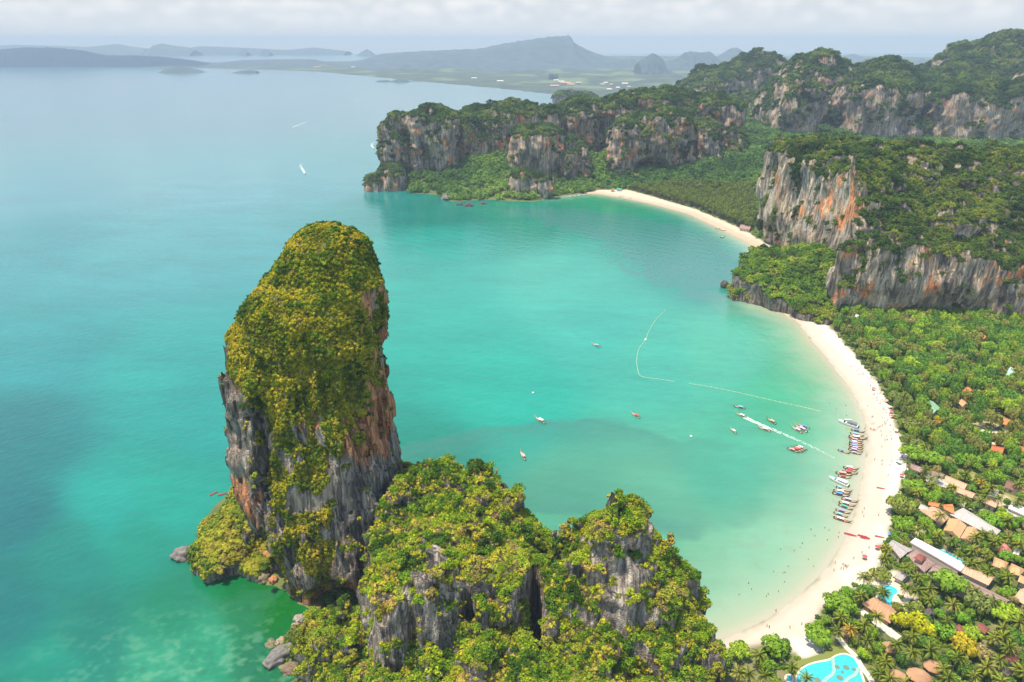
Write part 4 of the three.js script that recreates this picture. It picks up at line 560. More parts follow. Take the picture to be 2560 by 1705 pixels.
house('white_building', 'flat white roofed building at the right edge above the palms', q4(280.4,-315, 287.6,-305.4, 293.2,-312, 285.9,-320.4), { roof: 'flat', mat: ROOF.white, eave: 5 });
house('white_building', 'lower pale flat roofed building in front of the flat white one', q4(278.8,-316.1, 285,-302.1, 289,-306.4, 280.8,-317.6), { roof: 'flat', mat: ROOF.pale, eave: 3 });
house('resort_block', 'long flat white roofed block beside the narrow pool', q4(208.9,-285.2, 222.5,-263.7, 228.2,-268.5, 213.4,-288.5), { roof: 'flat', mat: ROOF.white, eave: 6.2 });
house('resort_block', 'grey flat roofed wing at the beach end of the white block', q4(199.4,-287.5, 199.8,-276.2, 209.8,-282.6, 203.6,-290.2), { roof: 'gable', rise: 1.1, mat: ROOF.grey, eave: 4 });
house('resort_lodge', 'dark maroon two tiered lodge roof next to the grey wing', q4(203.4,-277.7, 206,-265.4, 214.8,-271.6, 211,-282), { roof: 'hip', mat: ROOF.mauve, eave: 4.2 });
house('roof_lantern', 'small raised maroon roof on top of the two tiered lodge', q4(203.8,-272.6, 206.3,-269.4, 210.9,-272.9, 208.5,-275.8), { roof: 'hip', mat: ROOF.maroon, eave: 7.2, plain: 1 });
house('resort_lodge', 'long mauve brown roofed lodge running behind the big round tree', q4(206.2,-264.1, 228.6,-241.3, 236.8,-246.7, 215.6,-270.7), { mat: ROOF.mauve, eave: 4 });
house('resort_block', 'tan gabled block continuing the long white roof', q4(223.5,-264.6, 231.5,-255.6, 238.7,-261.3, 229.1,-268.6), { mat: ROOF.peach, eave: 5 });
house('villa', 'tan hipped villa among palms upper right of the white block', q4(243.7,-271, 247.7,-267.8, 253.3,-272.9, 248.8,-277.4), { roof: 'hip', mat: ROOF.tan });
house('villa', 'tan hipped villa right of its twin among the palms', q4(248.7,-266.6, 252.3,-263.5, 258.4,-267.8, 254.4,-272.6), { roof: 'hip', mat: ROOF.tan });
house('villa', 'tan gabled villa with pale walls at the right edge below the twins', q4(239.7,-249, 242.4,-243.4, 250.9,-249.5, 248.9,-255.2), { mat: ROOF.peach });
house('villa', 'orange roofed villa cut by the right edge near the palm crowns', q4(249,-259.9, 252.2,-256.4, 256.4,-261.1, 253.4,-264.4), { mat: ROOF.tan });
house('pavilion', 'long thatched pavilion standing between the kidney pool and the sand path', q4(165.8,-245.7, 173,-233.7, 179.7,-240.5, 177,-248.7), { mat: ROOF.thatch, eave: 3.4, wall: darkWallM });
house('bungalow', 'small grey roofed shelter by the kidney pool terrace', q4(190,-263.7, 192.7,-260.8, 198.9,-264.6, 196,-267.6), { mat: ROOF.grey, eave: 3 });
house('bungalow', 'dark slate roofed cabin above the lime yellow tree', q4(191.6,-240.5, 191.7,-237.2, 195.7,-237.9, 197.5,-242.6), { mat: ROOF.dark });
house('bungalow', 'small maroon roofed cabin left of the lime crown tree', q4(201.2,-231, 201.7,-227.6, 205.5,-230, 204.1,-232.9), { mat: ROOF.maroon });
house('bungalow', 'maroon roofed cabin under the dark tree near the right edge', q4(210.7,-231, 212.1,-227.1, 216.5,-230.5, 214.5,-233.9), { mat: ROOF.maroon });
house('bungalow', 'maroon hipped cabin among palms in the lower right corner', q4(212,-213.8, 215.6,-212.1, 220.1,-214.7, 216.2,-218.3), { mat: ROOF.maroon, roof: 'hip' });
house('bungalow', 'dark brown roofed cabin lowest in the right corner', q4(204.7,-209.1, 207.7,-204.8, 212.1,-207.1, 207.9,-211.9), { mat: ROOF.dark });
house('bungalow', 'green roofed house close behind the beach casuarinas', q4(300.5,-436.2, 294.7,-418.6, 308.5,-428.7, 308.9,-440), { mat: ROOF.green, eave: 5 });
house('bungalow', 'rust red roofed house below the green roofed one', q4(286,-404.8, 294,-404.2, 297.3,-413, 290.1,-412.3), { mat: ROOF.rust, eave: 5 });
house('bungalow', 'white awning building just below the rust red roof', q4(287,-402.1, 292.6,-400.8, 295.6,-405.4, 289.3,-406.1), { mat: ROOF.white, roof: 'flat', eave: 3 });
house('bungalow', 'orange roofed cottage, left of three close together in the wood', q4(336.6,-454.7, 334.7,-448.3, 340,-451.5, 342.1,-458.8), { mat: ROOF.orange, eave: 5 });
house('bungalow', 'orange roofed cottage, middle of three close together in the wood', q4(340.6,-456.1, 339.4,-449.6, 346.3,-452.9, 347.6,-459.4), { mat: ROOF.orange, eave: 6 });
house('bungalow', 'orange roofed cottage, right of three close together in the wood', q4(348.9,-454.7, 346.4,-448.3, 352.2,-451.5, 354.3,-457.2), { mat: ROOF.orange, eave: 5 });
house('bungalow', 'pale orange roofed house at the edge of the dry clearing', q4(326,-438.2, 325.3,-432.1, 332,-435.9, 332.5,-442.8), { mat: ROOF.tan, eave: 5 });
house('bungalow', 'long orange roofed house near the right edge beyond the clearing', q4(338.5,-411.9, 346.1,-405.1, 353.5,-411.9, 346,-418.9), { mat: ROOF.orange });
house('bungalow', 'orange roofed house behind the dark casuarina near the white sand patch', q4(309.4,-375.7, 314.6,-371.5, 320.2,-378.1, 313.5,-380.5), { mat: ROOF.rust, eave: 5 });
house('bungalow', 'red roofed house at the right edge by the white sand patch', q4(325.9,-375.7, 329.4,-372.1, 335.5,-378.1, 329.9,-380.5), { mat: ROOF.rust, eave: 5 });
house('bungalow', 'pale teal roofed house in the wood near the right edge', q4(386.7,-479.7, 384.5,-472.7, 397.1,-481.5, 400.4,-490.6), { mat: ROOF.teal, eave: 7 });
house('bungalow', 'orange roofed house high in the wood below the cliff', q4(409,-549.3, 408.2,-541.6, 416.1,-547.1, 416.8,-556.1), { mat: ROOF.orange, eave: 8 });
house('bungalow', 'red roofed house showing through trees behind the beach', q4(324.2,-509.8, 322.6,-502, 328.4,-505.9, 329.8,-515.7), { mat: ROOF.rust, eave: 6 });
house('bungalow', 'low grey roofed hut near the top end of the beach', q4(316.8,-600.9, 323.3,-597, 327.8,-604.7, 320.6,-606.1), { mat: ROOF.grey, eave: 6 });
house('bungalow', 'small white roofed hut right of the low grey one', q4(325.5,-602.3, 329.5,-598.4, 333.5,-604.9, 328.6,-607), { mat: ROOF.white, eave: 7 });
house('bungalow', 'brown roofed beach bar at the near end of the far beach', q4(322.5,-951.1, 334.7,-942.3, 343.7,-964.7, 331.9,-973.9), { mat: ROOF.mauve, eave: 4, rise: 1.6 });
house('bungalow', 'teal roofed hut at the head of the far beach', q4(186.8,-1226, 195.7,-1224.5, 197.1,-1232.1, 188.5,-1233.6), { mat: roofM(0.06, 0.42, 0.36), eave: 3.4, rise: 0.9 });
house('bungalow', 'red roofed hut beside the teal one on the far beach', q4(176.1,-1223, 182.6,-1221.5, 183.6,-1229, 177.4,-1230.6), { mat: ROOF.rust, eave: 3.4, rise: 0.9 });
house('market_tent', 'pink peaked tent among the palms at right', q4(253.4,-282.6, 255.7,-280, 261,-281.9, 261.3,-288.5), { mat: ROOF.pink, roof: 'hip', rise: 2.6, plain: 1, cat: 'tent' });
house('bungalow', 'white roofed shed right of the pink tent', q4(259.9,-279.9, 261.7,-278, 266.1,-282.4, 264.7,-284.4), { mat: ROOF.white, roof: 'flat', eave: 3 });
function hut(label, x, z, r) { // round hut under a shaggy conical thatch
  const gy = ground(x, z), g = base('thatched_hut', x, gy, z), pts = [[0.05, 5.0], [r * 0.35, 4.6], [r * 0.7, 3.6], [r, 2.4], [r * 0.97, 2.2], [r * 0.6, 2.9]].map(([a, b]) => new THREE.Vector2(a, b)), l = new THREE.LatheGeometry(pts, 28), p = l.attributes.position; for (let i = 0; i < p.count; i++) { const a = Math.atan2(p.getZ(i), p.getX(i)), k = 1 + 0.04 * Math.sin(a * 9 + x); p.setXYZ(i, p.getX(i) * k, p.getY(i), p.getZ(i) * k * 0.86); } l.computeVertexNormals();
  g.add(part('roof', l, ROOF.thatch), part('wall', new THREE.CylinderGeometry(r * 0.68, r * 0.68, 4.2, 20).translate(0, 0.9, 0), darkWallM), part('door', new THREE.BoxGeometry(1.1, 2.1, 0.2).translate(0, 1.05, r * 0.69), trimM));
  noTree.push([Array.from({ length: 10 }, (_, i) => [x + Math.cos(i * 0.628) * r, z + Math.sin(i * 0.628) * r]), 0.8]); return tag(g, label, 'hut');
}
hut('round thatched hut, rightmost of the three at the bottom edge', 180.3,-210.8, 4.2); hut('round thatched hut, leftmost of the three at the bottom edge', 161.7,-205.7, 4.6); hut('round thatched hut, middle of the three at the bottom edge', 171.4,-206.3, 4.8); hut('round thatched hut half hidden by palms above the bottom three', 166.6,-221, 3.8); hut('thatched hut beside the two palms near the beach trees', 151.1,-230, 2.8);
/* town on the far plain */
[[304.7,-4516.3, 26, 'white'], [322.2,-4383.2, 44, 'peach'], [280.7,-4657.4, 22, 'white'], [340.5,-4217.3, 30, 'peach'], [400.7,-4383.2, 22, 'pale'], [240.5,-4100.7, 36, 'peach'], [563.1,-4383.2, 18, 'white'], [575.1,-4217.3, 16, 'peach'], [524.7,-4217.3, 20, 'pale'], [665.6,-4298.7, 26, 'white'], [570.8,-3919.7, 16, 'white'], [506.4,-3785.7, 18, 'white'], [640.5,-3990.2, 14, 'pale'], [-73.5,-4562.4, 30, 'white'], [-254.7,-4912.9, 26, 'white'], [-1841.6,-6957.9, 50, 'peach'], [-1503.8,-6957.9, 30, 'white']].forEach(([x, z, q, m], i) => { const s = q * 0.7, t = s * 0.7; house('town_building', ['low white', 'wide pinkish', 'small white', 'pinkish', 'small pale', 'widest pinkish', 'tiny white', 'tiny pink', 'pale flat', 'bright white', 'small bright', 'white cubic', 'tiny pale', 'lone white', 'farther lone white', 'solitary peach', 'solitary white'][i] + ' building of the hazy town beyond the headland', [[x - s, z + t], [x + s, z + t], [x + s, z - t], [x - s, z - t]], { mat: ROOF[m], eave: 12, gy: 3, rise: 4, plain: 1, cat: 'building' }); });

/* ------------------------------------------------------------------ trees of the resort, each one a thing */
const barkM = std(0.20, 0.155, 0.11, 0.9), palmBarkM = std(0.27, 0.235, 0.19, 0.9);
const leafTone = (r, g, b) => { const m = leafMat.clone(); m.color.setRGB(r, g, b); return m; };
const TONE = { mid: leafTone(0.259, 0.447, 0.045), dark: leafTone(0.149, 0.311, 0.049), lime: leafTone(0.377, 0.550, 0.047), olive: leafTone(0.296, 0.363, 0.078), yellow: leafTone(0.54, 0.57, 0.02), gold: leafTone(0.60, 0.52, 0.04), dry: leafTone(0.430, 0.379, 0.156), fresh: leafTone(0.233, 0.474, 0.052), grey: leafTone(0.270, 0.349, 0.095) };
function crownLobes(seed, kind) {
  const r = rng(seed), L = [];
  if (kind === 'round') { L.push([0, 0.62, 0, 0.52, 0.75, 190]); for (let i = 0; i < 13; i++) { const a = i * 2.4 + r(), q = 0.42 + 0.34 * r(), y = 0.5 + 0.34 * (1 - q) + 0.22 * (r() - 0.5); L.push([Math.cos(a) * q, y, Math.sin(a) * q, 0.22 + 0.13 * r(), 0.75, 46]); } }
  else if (kind === 'spread') { for (let i = 0; i < 19; i++) { const a = i * 2.4 + r() * 0.8, q = 0.82 * Math.sqrt((i + 0.5) / 19); L.push([Math.cos(a) * q, 0.66 - 0.22 * q * q + 0.1 * (r() - 0.5), Math.sin(a) * q, 0.22 + 0.1 * r(), 0.55, 46]); } }
  else { for (let i = 0; i < 18; i++) { const t = i / 17, a = i * 2.4 + r(), q = (0.5 - 0.36 * t) * (0.5 + 0.5 * r()); L.push([Math.cos(a) * q, 0.3 + 1.15 * t, Math.sin(a) * q, 0.26 - 0.1 * t, 1.1, 40]); } }
  return L;
}
const crowns = { round: [1, 2, 3].map((s) => leafCards(crownLobes(100 + s, 'round'), 0.105, 200 + s)), spread: [1, 2].map((s) => leafCards(crownLobes(110 + s, 'spread'), 0.10, 210 + s)), tall: [1, 2].map((s) => leafCards(crownLobes(120 + s, 'tall'), 0.095, 220 + s)) };
function limbs(kind, seed) { // a tapered trunk that forks into limbs
  const r = rng(seed), gs = [], taper = (a, b, ra, rb) => { const d = b.clone().sub(a), g = new THREE.CylinderGeometry(rb, ra, d.length(), 6, 1, true); g.applyQuaternion(new THREE.Quaternion().setFromUnitVectors(new THREE.Vector3(0, 1, 0), d.clone().normalize())); g.translate((a.x + b.x) / 2, (a.y + b.y) / 2, (a.z + b.z) / 2); gs.push(g); };
  const f = new THREE.Vector3(0.03, kind === 'tall' ? 1.3 : 0.34, 0); taper(new THREE.Vector3(0, -0.12, 0), f, 0.06, kind === 'tall' ? 0.015 : 0.045);
  const k = kind === 'tall' ? 7 : 6; for (let i = 0; i < k; i++) { const a = i * 6.283 / k + r(), s = kind === 'tall' ? new THREE.Vector3(0.02, 0.3 + i * 0.13, 0) : f, q = kind === 'tall' ? 0.32 : 0.5; taper(s, new THREE.Vector3(Math.cos(a) * q, s.y + 0.22 + 0.1 * r(), Math.sin(a) * q), 0.028, 0.01); }
  return mergeGeometries(gs);
}
const trunks = { round: limbs('round', 1), spread: limbs('spread', 2), tall: limbs('tall', 3) };
const tr = rng(77), planted = [];
function tree(name, label, kind, tone, x, z, R, H, group) {
  const y = ground(x, z), g = base(name, x, y, z, tr() * 6.283), list = crowns[kind], c = part('crown', list[Math.floor(tr() * list.length)], TONE[tone]), t = part('trunk', trunks[kind], barkM);
  c.scale.set(R, H, R); t.scale.set(Math.min(R, 5), H, Math.min(R, 5)); g.add(t, c); planted.push([x, z, R]); return tag(g, label, 'tree', group);
}
/* coconut palm: leaning ringed trunk and separate drooping fronds */
function frondG(seed) {
  const r = rng(seed), P = [], N = [], C = [], n = 15, L = 4.1, pt = (t) => [L * (t - 0.16 * t * t), 1.15 * t - 2.5 * t * t, 0], put = (a, b, c, s) => { const u = new THREE.Vector3(b[0] - a[0], b[1] - a[1], b[2] - a[2]).cross(new THREE.Vector3(c[0] - a[0], c[1] - a[1], c[2] - a[2])).normalize(); if (u.y < 0) u.negate(); for (const p of [a, b, c]) { P.push(...p); N.push(u.x, u.y + 0.4, u.z); C.push(s * 1.05, s, s * 0.8); } };
  for (let i = 0; i < n; i++) {
    const t0 = i / n, t1 = (i + 1) / n, a = pt(t0), b = pt(t1), w = 0.05 * (1 - t0) + 0.015;
    put([a[0], a[1], -w], [b[0], b[1], -w], [b[0], b[1], w], 1.5); put([a[0], a[1], -w], [b[0], b[1], w], [a[0], a[1], w], 1.5);
    if (i < 1) continue;
    for (const s of [-1, 1]) { const l = 1.05 * Math.sin(Math.PI * Math.min(1, 0.12 + t0 * 0.92)) + 0.18, dr = 0.32 * l * (0.6 + 0.8 * r()), f = 0.45 * l, sh = 0.75 + 0.5 * r(); const e = [lerp(a[0], b[0], 0.72), lerp(a[1], b[1], 0.72), 0]; put(a, e, [a[0] + f + 0.12 * (r() - 0.5), a[1] - dr, s * l], sh); }
  }
  const g = new THREE.BufferGeometry(); g.setAttribute('position', new THREE.Float32BufferAttribute(P, 3)); g.setAttribute('normal', new THREE.Float32BufferAttribute(N, 3)); g.setAttribute('color', new THREE.Float32BufferAttribute(C, 3)); g.normalizeNormals(); return g;
}
const fronds = [frondG(1), frondG(2), frondG(3)];
const palmTrunk = (() => { const c = new THREE.CatmullRomCurve3([new THREE.Vector3(0, -0.5, 0), new THREE.Vector3(0.15, 2.5, 0), new THREE.Vector3(0.5, 6, 0), new THREE.Vector3(1.0, 9.2, 0)]), g = new THREE.TubeGeometry(c, 16, 0.17, 7), p = g.attributes.position; for (let i = 0; i < p.count; i++) { const y = p.getY(i), q = c.getPoint(clamp((y + 0.5) / 9.7)), k = 1.25 - 0.05 * y + 0.06 * Math.sin(y * 9); p.setX(i, q.x + (p.getX(i) - q.x) * k); p.setZ(i, p.getZ(i) * k); } g.computeVertexNormals(); return g; })();
const palmTones = [leafTone(0.359, 0.451, 0.070), leafTone(0.261, 0.369, 0.056), leafTone(0.448, 0.499, 0.094), leafTone(0.718, 0.520, 0.078)];
const crownOnce = [0, 1].map((s) => { const gs = []; for (let i = 0; i < 18; i++) { const g = fronds[i % 3].clone(); g.rotateZ(0.9 - 0.08 * i); g.rotateY(i * 2.4 + s); gs.push(g); } return mergeGeometries(gs); });
function palm(label, x, z, h, tone, group, near) { // x, z: where the crown stands
  const k = h / 9.2, a = tr() * 6.283, bx = x - Math.cos(a) * 1.0 * k, bz = z + Math.sin(a) * 1.0 * k, y = ground(bx, bz), g = base('coconut_palm', bx, y, bz, a), t = part('trunk', palmTrunk, palmBarkM); t.scale.set(k, k, k); g.add(t);
  const s = (0.86 + 0.3 * tr()), m = palmTones[tone];
  if (near) for (let i = 0; i < 19; i++) { const f = part('frond', fronds[i % 3], m); f.position.set(k, h, 0); f.rotation.set(0, i * 2.4 + tr() * 0.5, 0); const e = 0.95 - 0.078 * i + 0.2 * (tr() - 0.5); f.rotation.order = 'YZX'; f.rotation.z = e; f.scale.setScalar(s * (0.85 + 0.3 * tr())); g.add(f); }
  else { const c = part('crown', crownOnce[tr() < 0.5 ? 0 : 1], m); c.position.set(k, h, 0); c.scale.setScalar(s); c.rotation.y = tr() * 6; g.add(c); }
  planted.push([x, z, 2.2]); return tag(g, label, 'palm tree', group);
}
/* the trees one can point at: x, z, radius */
const T = (label, kind, tone, x, z, R, H, name = 'broadleaf_tree') => tree(name, label, kind, tone, x, z, R, H);
T('very wide round olive green tree beside the long mauve lodge roof', 'round', 'mid', 212,-255.5, 9.2, 12);
T('greyish green feathery tree right of the very wide round one', 'round', 'grey', 218.8,-243.1, 6.6, 11);
T('left half of the bright lime yellow crown by the thatched pavilion', 'round', 'yellow', 177.8,-233.8, 5.0, 9, 'flowering_tree'); T('right and larger half of the bright lime yellow crown by the pavilion', 'round', 'yellow', 184.8,-230.7, 6.4, 10, 'flowering_tree');
T('golden yellow flowering tree between palms in the lower right', 'round', 'gold', 197,-219.3, 6.4, 10, 'flowering_tree');
T('vivid green round tree between the lime yellow and golden ones', 'round', 'fresh', 195,-227.9, 5.4, 8); T('lime green wide tree at the right below the tan villa', 'spread', 'lime', 228.4,-239.3, 7.4, 10); T('small dense green tree below the spread palm', 'round', 'fresh', 206.8,-236.1, 3.9, 7); T('lime green tree just above the golden one', 'spread', 'lime', 206.7,-227.5, 4.6, 8); T('dark green tree at the right edge under lime crown', 'round', 'dark', 222.5,-224, 5.0, 8);
T('large leafy tree overhanging the beach next to the pavilion', 'spread', 'mid', 154.5,-244.1, 7.6, 11); T('leafy tree on the beach edge above the lawn', 'spread', 'mid', 136.9,-226.2, 6.4, 10); T('yellow green tree at the very foot of the rugged hill', 'spread', 'lime', 99.9,-218.8, 5.2, 9); T('dark leafy tree on the sand beside the yellow green one', 'round', 'mid', 114.8,-219.3, 6.6, 10); T('green tree under the rugged hill at the bottom', 'round', 'mid', 91.2,-214.7, 4.6, 8); T('green bush between the curved pool and dark leafy tree', 'round', 'mid', 108.4,-211.1, 4.2, 7); T('bright shrub tree right of the curved pool', 'round', 'lime', 153.1,-217.1, 3.6, 5.5); T('dark tree shading the kidney pool end', 'round', 'dark', 171.5,-252.7, 4.8, 8); T('olive tree by the beach above the kidney pool', 'spread', 'olive', 184.7,-264.4, 4.6, 8);
T('huge spreading green tree just behind the boats and beach', 'spread', 'mid', 257.6,-371.4, 9.0, 13); T('second spreading green tree right of the huge one', 'spread', 'mid', 265.2,-364.6, 7.5, 12); T('dense green tree in front of the mauve row house', 'spread', 'mid', 238.5,-335.6, 7.4, 11); T('broad olive casuarina at the beach by the restaurant', 'round', 'olive', 219.9,-315.7, 8.2, 12, 'casuarina_tree'); T('green tree under the broad olive casuarina', 'round', 'mid', 214,-298.6, 5.6, 10); T('round green tree by the grey restaurant roof', 'round', 'fresh', 266.3,-304.1, 5.2, 8); T('small yellow flowering bush beside the round green tree', 'round', 'yellow', 263.4,-306.1, 1.6, 4, 'flowering_tree'); T('dark green tree behind the mauve row house lawn', 'round', 'dark', 271.5,-355.8, 5.0, 9); T('light green tree near the brown long house', 'round', 'mid', 291.8,-344.4, 5.4, 10); T('green tree group in front of the restaurant hedge', 'round', 'dark', 254.5,-326.2, 5.0, 7); T('green hedge tree behind the tan restaurant roof', 'round', 'mid', 248.9,-329.5, 4.6, 7);
T('yellow flowering tree beside the green roofed house', 'round', 'yellow', 299.6,-416.9, 3.2, 6, 'flowering_tree'); T('bright lime tree in the wood below the cliff', 'spread', 'lime', 364.9,-536.1, 8.0, 13); T('pale lime flat crowned tree by the teal roof', 'spread', 'lime', 408.3,-534, 8.0, 12); T('brown leafless looking tree under the cliff', 'round', 'dry', 369.3,-587.1, 6.5, 12); T('wide grey green casuarina in the middle of the wood', 'round', 'grey', 363.7,-505.6, 9.0, 14, 'casuarina_tree'); T('light green broad crown close to the beach top', 'spread', 'lime', 307.3,-507.7, 7.5, 11); T('leafy green crown by the upper beach', 'spread', 'mid', 304,-521.6, 7.0, 11); T('yellow pale tree beside the white sand patch', 'round', 'lime', 314.9,-399.5, 4.2, 7);
/* palms, by the place of their crowns */
const PALMS = [[11, 0, 195.5,-265], [11, 0, 197.9,-258.9], [11, 1, 183.2,-238.6], [11, 0, 195.3,-243.4], [11, 2, 204.8,-240.7], [11, 1, 196.2,-230.7], [11, 1, 167,-218], [11, 0, 171.5,-213.6], [11, 1, 179.6,-214.7], [11, 0, 218.9,-226.7], [11, 0, 228.2,-230.2], [11, 2, 211.8,-221.8], [11, 1, 214.2,-216.1], [11, 0, 205.9,-209.7], [11, 0, 157.2,-208.4], [11, 1, 153.3,-202.7], [11, 0, 179.6,-204.9], [11, 2, 198.4,-206.2], [11, 0, 190.6,-201.9], [11, 2, 211.1,-205.3], [11, 1, 227.1,-273.8], [11, 0, 241.4,-274.5], [11, 1, 235.5,-262.5], [11, 0, 242.2,-258.9], [11, 0, 230.3,-267.5], [11, 1, 176.1,-247.9], [11, 1, 188.4,-250.7], [11, 0, 220.5,-249.6], [11, 1, 225,-242.9], [11, 1, 189.2,-211.1], [2, 2, 192.7,-279.5], [2, 0, 187.7,-271.3], [2, 0, 253.4,-350], [2, 1, 255.8,-341.6], [2, 0, 247.4,-333.9], [2, 2, 258,-331.4], [2, 3, 278,-336.4], [2, 1, 265.8,-318.5], [2, 1, 273.2,-324.9], [2, 1, 278.5,-320.9], [2, 0, 216.5,-293.5], [2, 1, 221.8,-295.6], [2, 0, 225.5,-289.4], [2, 1, 230,-284.7], [2, 0, 244.1,-287.4], [2, 1, 249.8,-290.1], [2, 0, 253.1,-284.1], [2, 1, 270.3,-301.3], [2, 0, 299,-334.8], [2, 1, 286,-317], [2, 0, 263.7,-282.1], [2, 1, 274.2,-345.1], [2, 0, 280.3,-331.4], [2, 1, 258.5,-320.1], [2, 1, 245.1,-356.9], [2, 0, 236.7,-277.6], [2, 1, 228.8,-268.3], [2, 0, 262,-287.4], [5, 0, 164.7,-246.5], [5, 0, 149.4,-233.3], [5, 1, 144.8,-225.2], [5, 3, 150.4,-226.4], [5, 1, 155,-219.8], [5, 0, 157.5,-210.1], [5, 1, 152,-203.1], [5, 0, 105.3,-212.3], [5, 2, 93.8,-203.6], [5, 1, 97.5,-202.6], [5, 1, 104.5,-202], [5, 1, 117.1,-205.8], [5, 0, 120.9,-200.5], [5, 0, 188.7,-271.5], [5, 2, 192.9,-278.8], [5, 1, 171.9,-258.6], [5, 2, 176,-259.3], [5, 1, 176.2,-248.6]];
PALMS.forEach((p) => { const x = p[2], z = p[3], y = ground(x, z), special = p[1] === 3; palm(special ? (p[0] === 2 ? 'orange tinged palm in the garden behind the restaurant' : 'orange tinged palm beside the thatched hut near the beach trees') : p[0] === 5 ? 'coconut palm on the beach side of the pools' : p[0] === 11 ? 'coconut palm in the garden around the long lodge and lower huts' : 'coconut palm in the garden around the restaurant and row houses', x, z, 10 - y, p[1], special ? undefined : p[0] === 5 ? 'palms on the beach side of the pools' : p[0] === 11 ? 'palms around the lodge and huts' : 'palms around the restaurant and row houses', true); });

/* the rest of the wood, filled in where nothing else stands */
const blocked = (x, z, R) => { for (const [p, m] of noTree) { let lx = 1e9, hx = -1e9, lz = 1e9, hz = -1e9; for (const q of p) { lx = Math.min(lx, q[0]); hx = Math.max(hx, q[0]); lz = Math.min(lz, q[1]); hz = Math.max(hz, q[1]); } if (x < lx - R - 3 || x > hx + R + 3 || z < lz - R - 3 || z > hz + R + 6) continue; if (polyD(x, z, p) < m + R * 0.4) return true; if (polyD(x, z - R * 1.1, p) < -R * 0.1) return true; } return false; };
const cliffFoot = poly(227.4,-635.8, 282.8,-610.6, 302.5,-599.6, 327.4,-654, 360.8,-641.8, 433.4,-631.1, 506.4,-624.1, 700,-575, 700,-900, 200,-900);
{
  const r = rng(404), spots = [];
  for (let i = 0; i < 24000; i++) {
    const x = 120 + r() * 420, z = -150 - r() * 480; if (coastD(x, z) > -8 || sandD(x, z) < 2.5) continue;
    const vx = x / (-z * 0.915 + 98), vz = -z; if (vx > 0.80 || vz < 175) continue;
    if (polyD(x, z, cliffFoot) < 1) continue;
    const deep = ss(-330, -420, z), kind = r(), R = lerp(2.2 + 3.6 * r() * r(), 3.4 + 5.4 * r() * r(), deep);
    if (clearings.some((c) => Math.hypot((x - c[0]) / c[2], (z - c[1]) / c[3]) < 0.95) && r() < 0.93) continue;
    if (blocked(x, z, R)) continue;
    const inHill = x < 100 && z > -232; if (inHill) continue;
    let ok = true; for (const q of planted) { const d = (q[0] - x) ** 2 + (q[1] - z) ** 2, m = (q[2] + R) * 0.68; if (d < m * m) { ok = false; break; } } if (!ok) continue;
    planted.push([x, z, R]); spots.push([x, z, R, kind, deep, sandD(x, z)]);
  }
  spots.sort((a, b) => b[1] - a[1]);
  let nB = 0, nP = 0, nC = 0; const rest = [];
  const zone = (x, z) => z > -255 ? ['around the pools and lower huts', 0] : z > -330 ? ['between the white block and the restaurant', 1] : z > -420 ? ['behind the boats and the middle of the beach', 2] : ['in the wood under the cliff', 3];
  for (const [x, z, R, kind, deep, sd] of spots) {
    const [where] = zone(x, z), pick = tr();
    if (kind < lerp(0.16, 0.03, deep) && nP < 42) { nP++; planted.pop(); palm('slender coconut palm mixed among trees ' + where, x, z, 6 + 4 * tr(), tr() < 0.5 ? 0 : tr() < 0.6 ? 1 : 2, 'garden palms ' + where, z > -285); continue; }
    if (sd < 14 && z < -330 && kind < 0.75 && nC < 70) { nC++; tree('casuarina_tree', 'feathery olive casuarina at the sand edge ' + where, pick < 0.6 ? 'tall' : 'round', pick < 0.45 ? 'olive' : 'grey', x, z, R * 0.9, pick < 0.6 ? 7 + 3 * tr() : 9, 'casuarinas lining the beach ' + where); continue; }
    if (nB < 255) { nB++; const tone = pick < 0.40 ? 'mid' : pick < 0.6 ? 'dark' : pick < 0.75 ? 'fresh' : pick < 0.86 ? 'lime' : pick < 0.95 ? 'olive' : 'dry', word = { mid: 'plain green', dark: 'dark green', fresh: 'fresh green', lime: 'lime green', olive: 'olive green', dry: 'brownish dry' }[tone]; tree('broadleaf_tree', word + ' garden tree ' + where, tr() < 0.55 ? 'round' : 'spread', tone, x, z, R, lerp(5, 8, deep) + R * 0.55, word + ' garden trees ' + where); continue; }
    rest.push([x, ground(x, z), z, R]);
  }
  const geo = crowns.round[1], o = new THREE.InstancedMesh(geo, leafMat, rest.length), c = new THREE.Color(), m = new THREE.Matrix4(), q = new THREE.Quaternion(), Y = new THREE.Vector3(0, 1, 0), tones = [[0.10, 0.19, 0.028], [0.05, 0.11, 0.026], [0.17, 0.25, 0.03], [0.14, 0.16, 0.05], [0.07, 0.15, 0.03]];
  rest.forEach(([x, y, z, R], i) => { const H = 9 + R * 0.7; m.compose(new THREE.Vector3(x, y, z), q.setFromAxisAngle(Y, tr() * 6.28), new THREE.Vector3(R * 1.1, H, R * 1.1)); o.setMatrixAt(i, m); const t = tones[Math.floor(tr() * 5)], j = 0.85 + 0.3 * tr(); o.setColorAt(i, c.setRGB(t[0] * j * 2.3, t[1] * j * 2.25, t[2] * j * 1.7)); });
  o.castShadow = o.receiveShadow = true; tag(top(o, 'coastal_woodland'), 'far part of the mixed wood under the cliff behind the beach', 'woodland', null, 'stuff');
  console.log('trees', nB, nP, nC, rest.length);
}
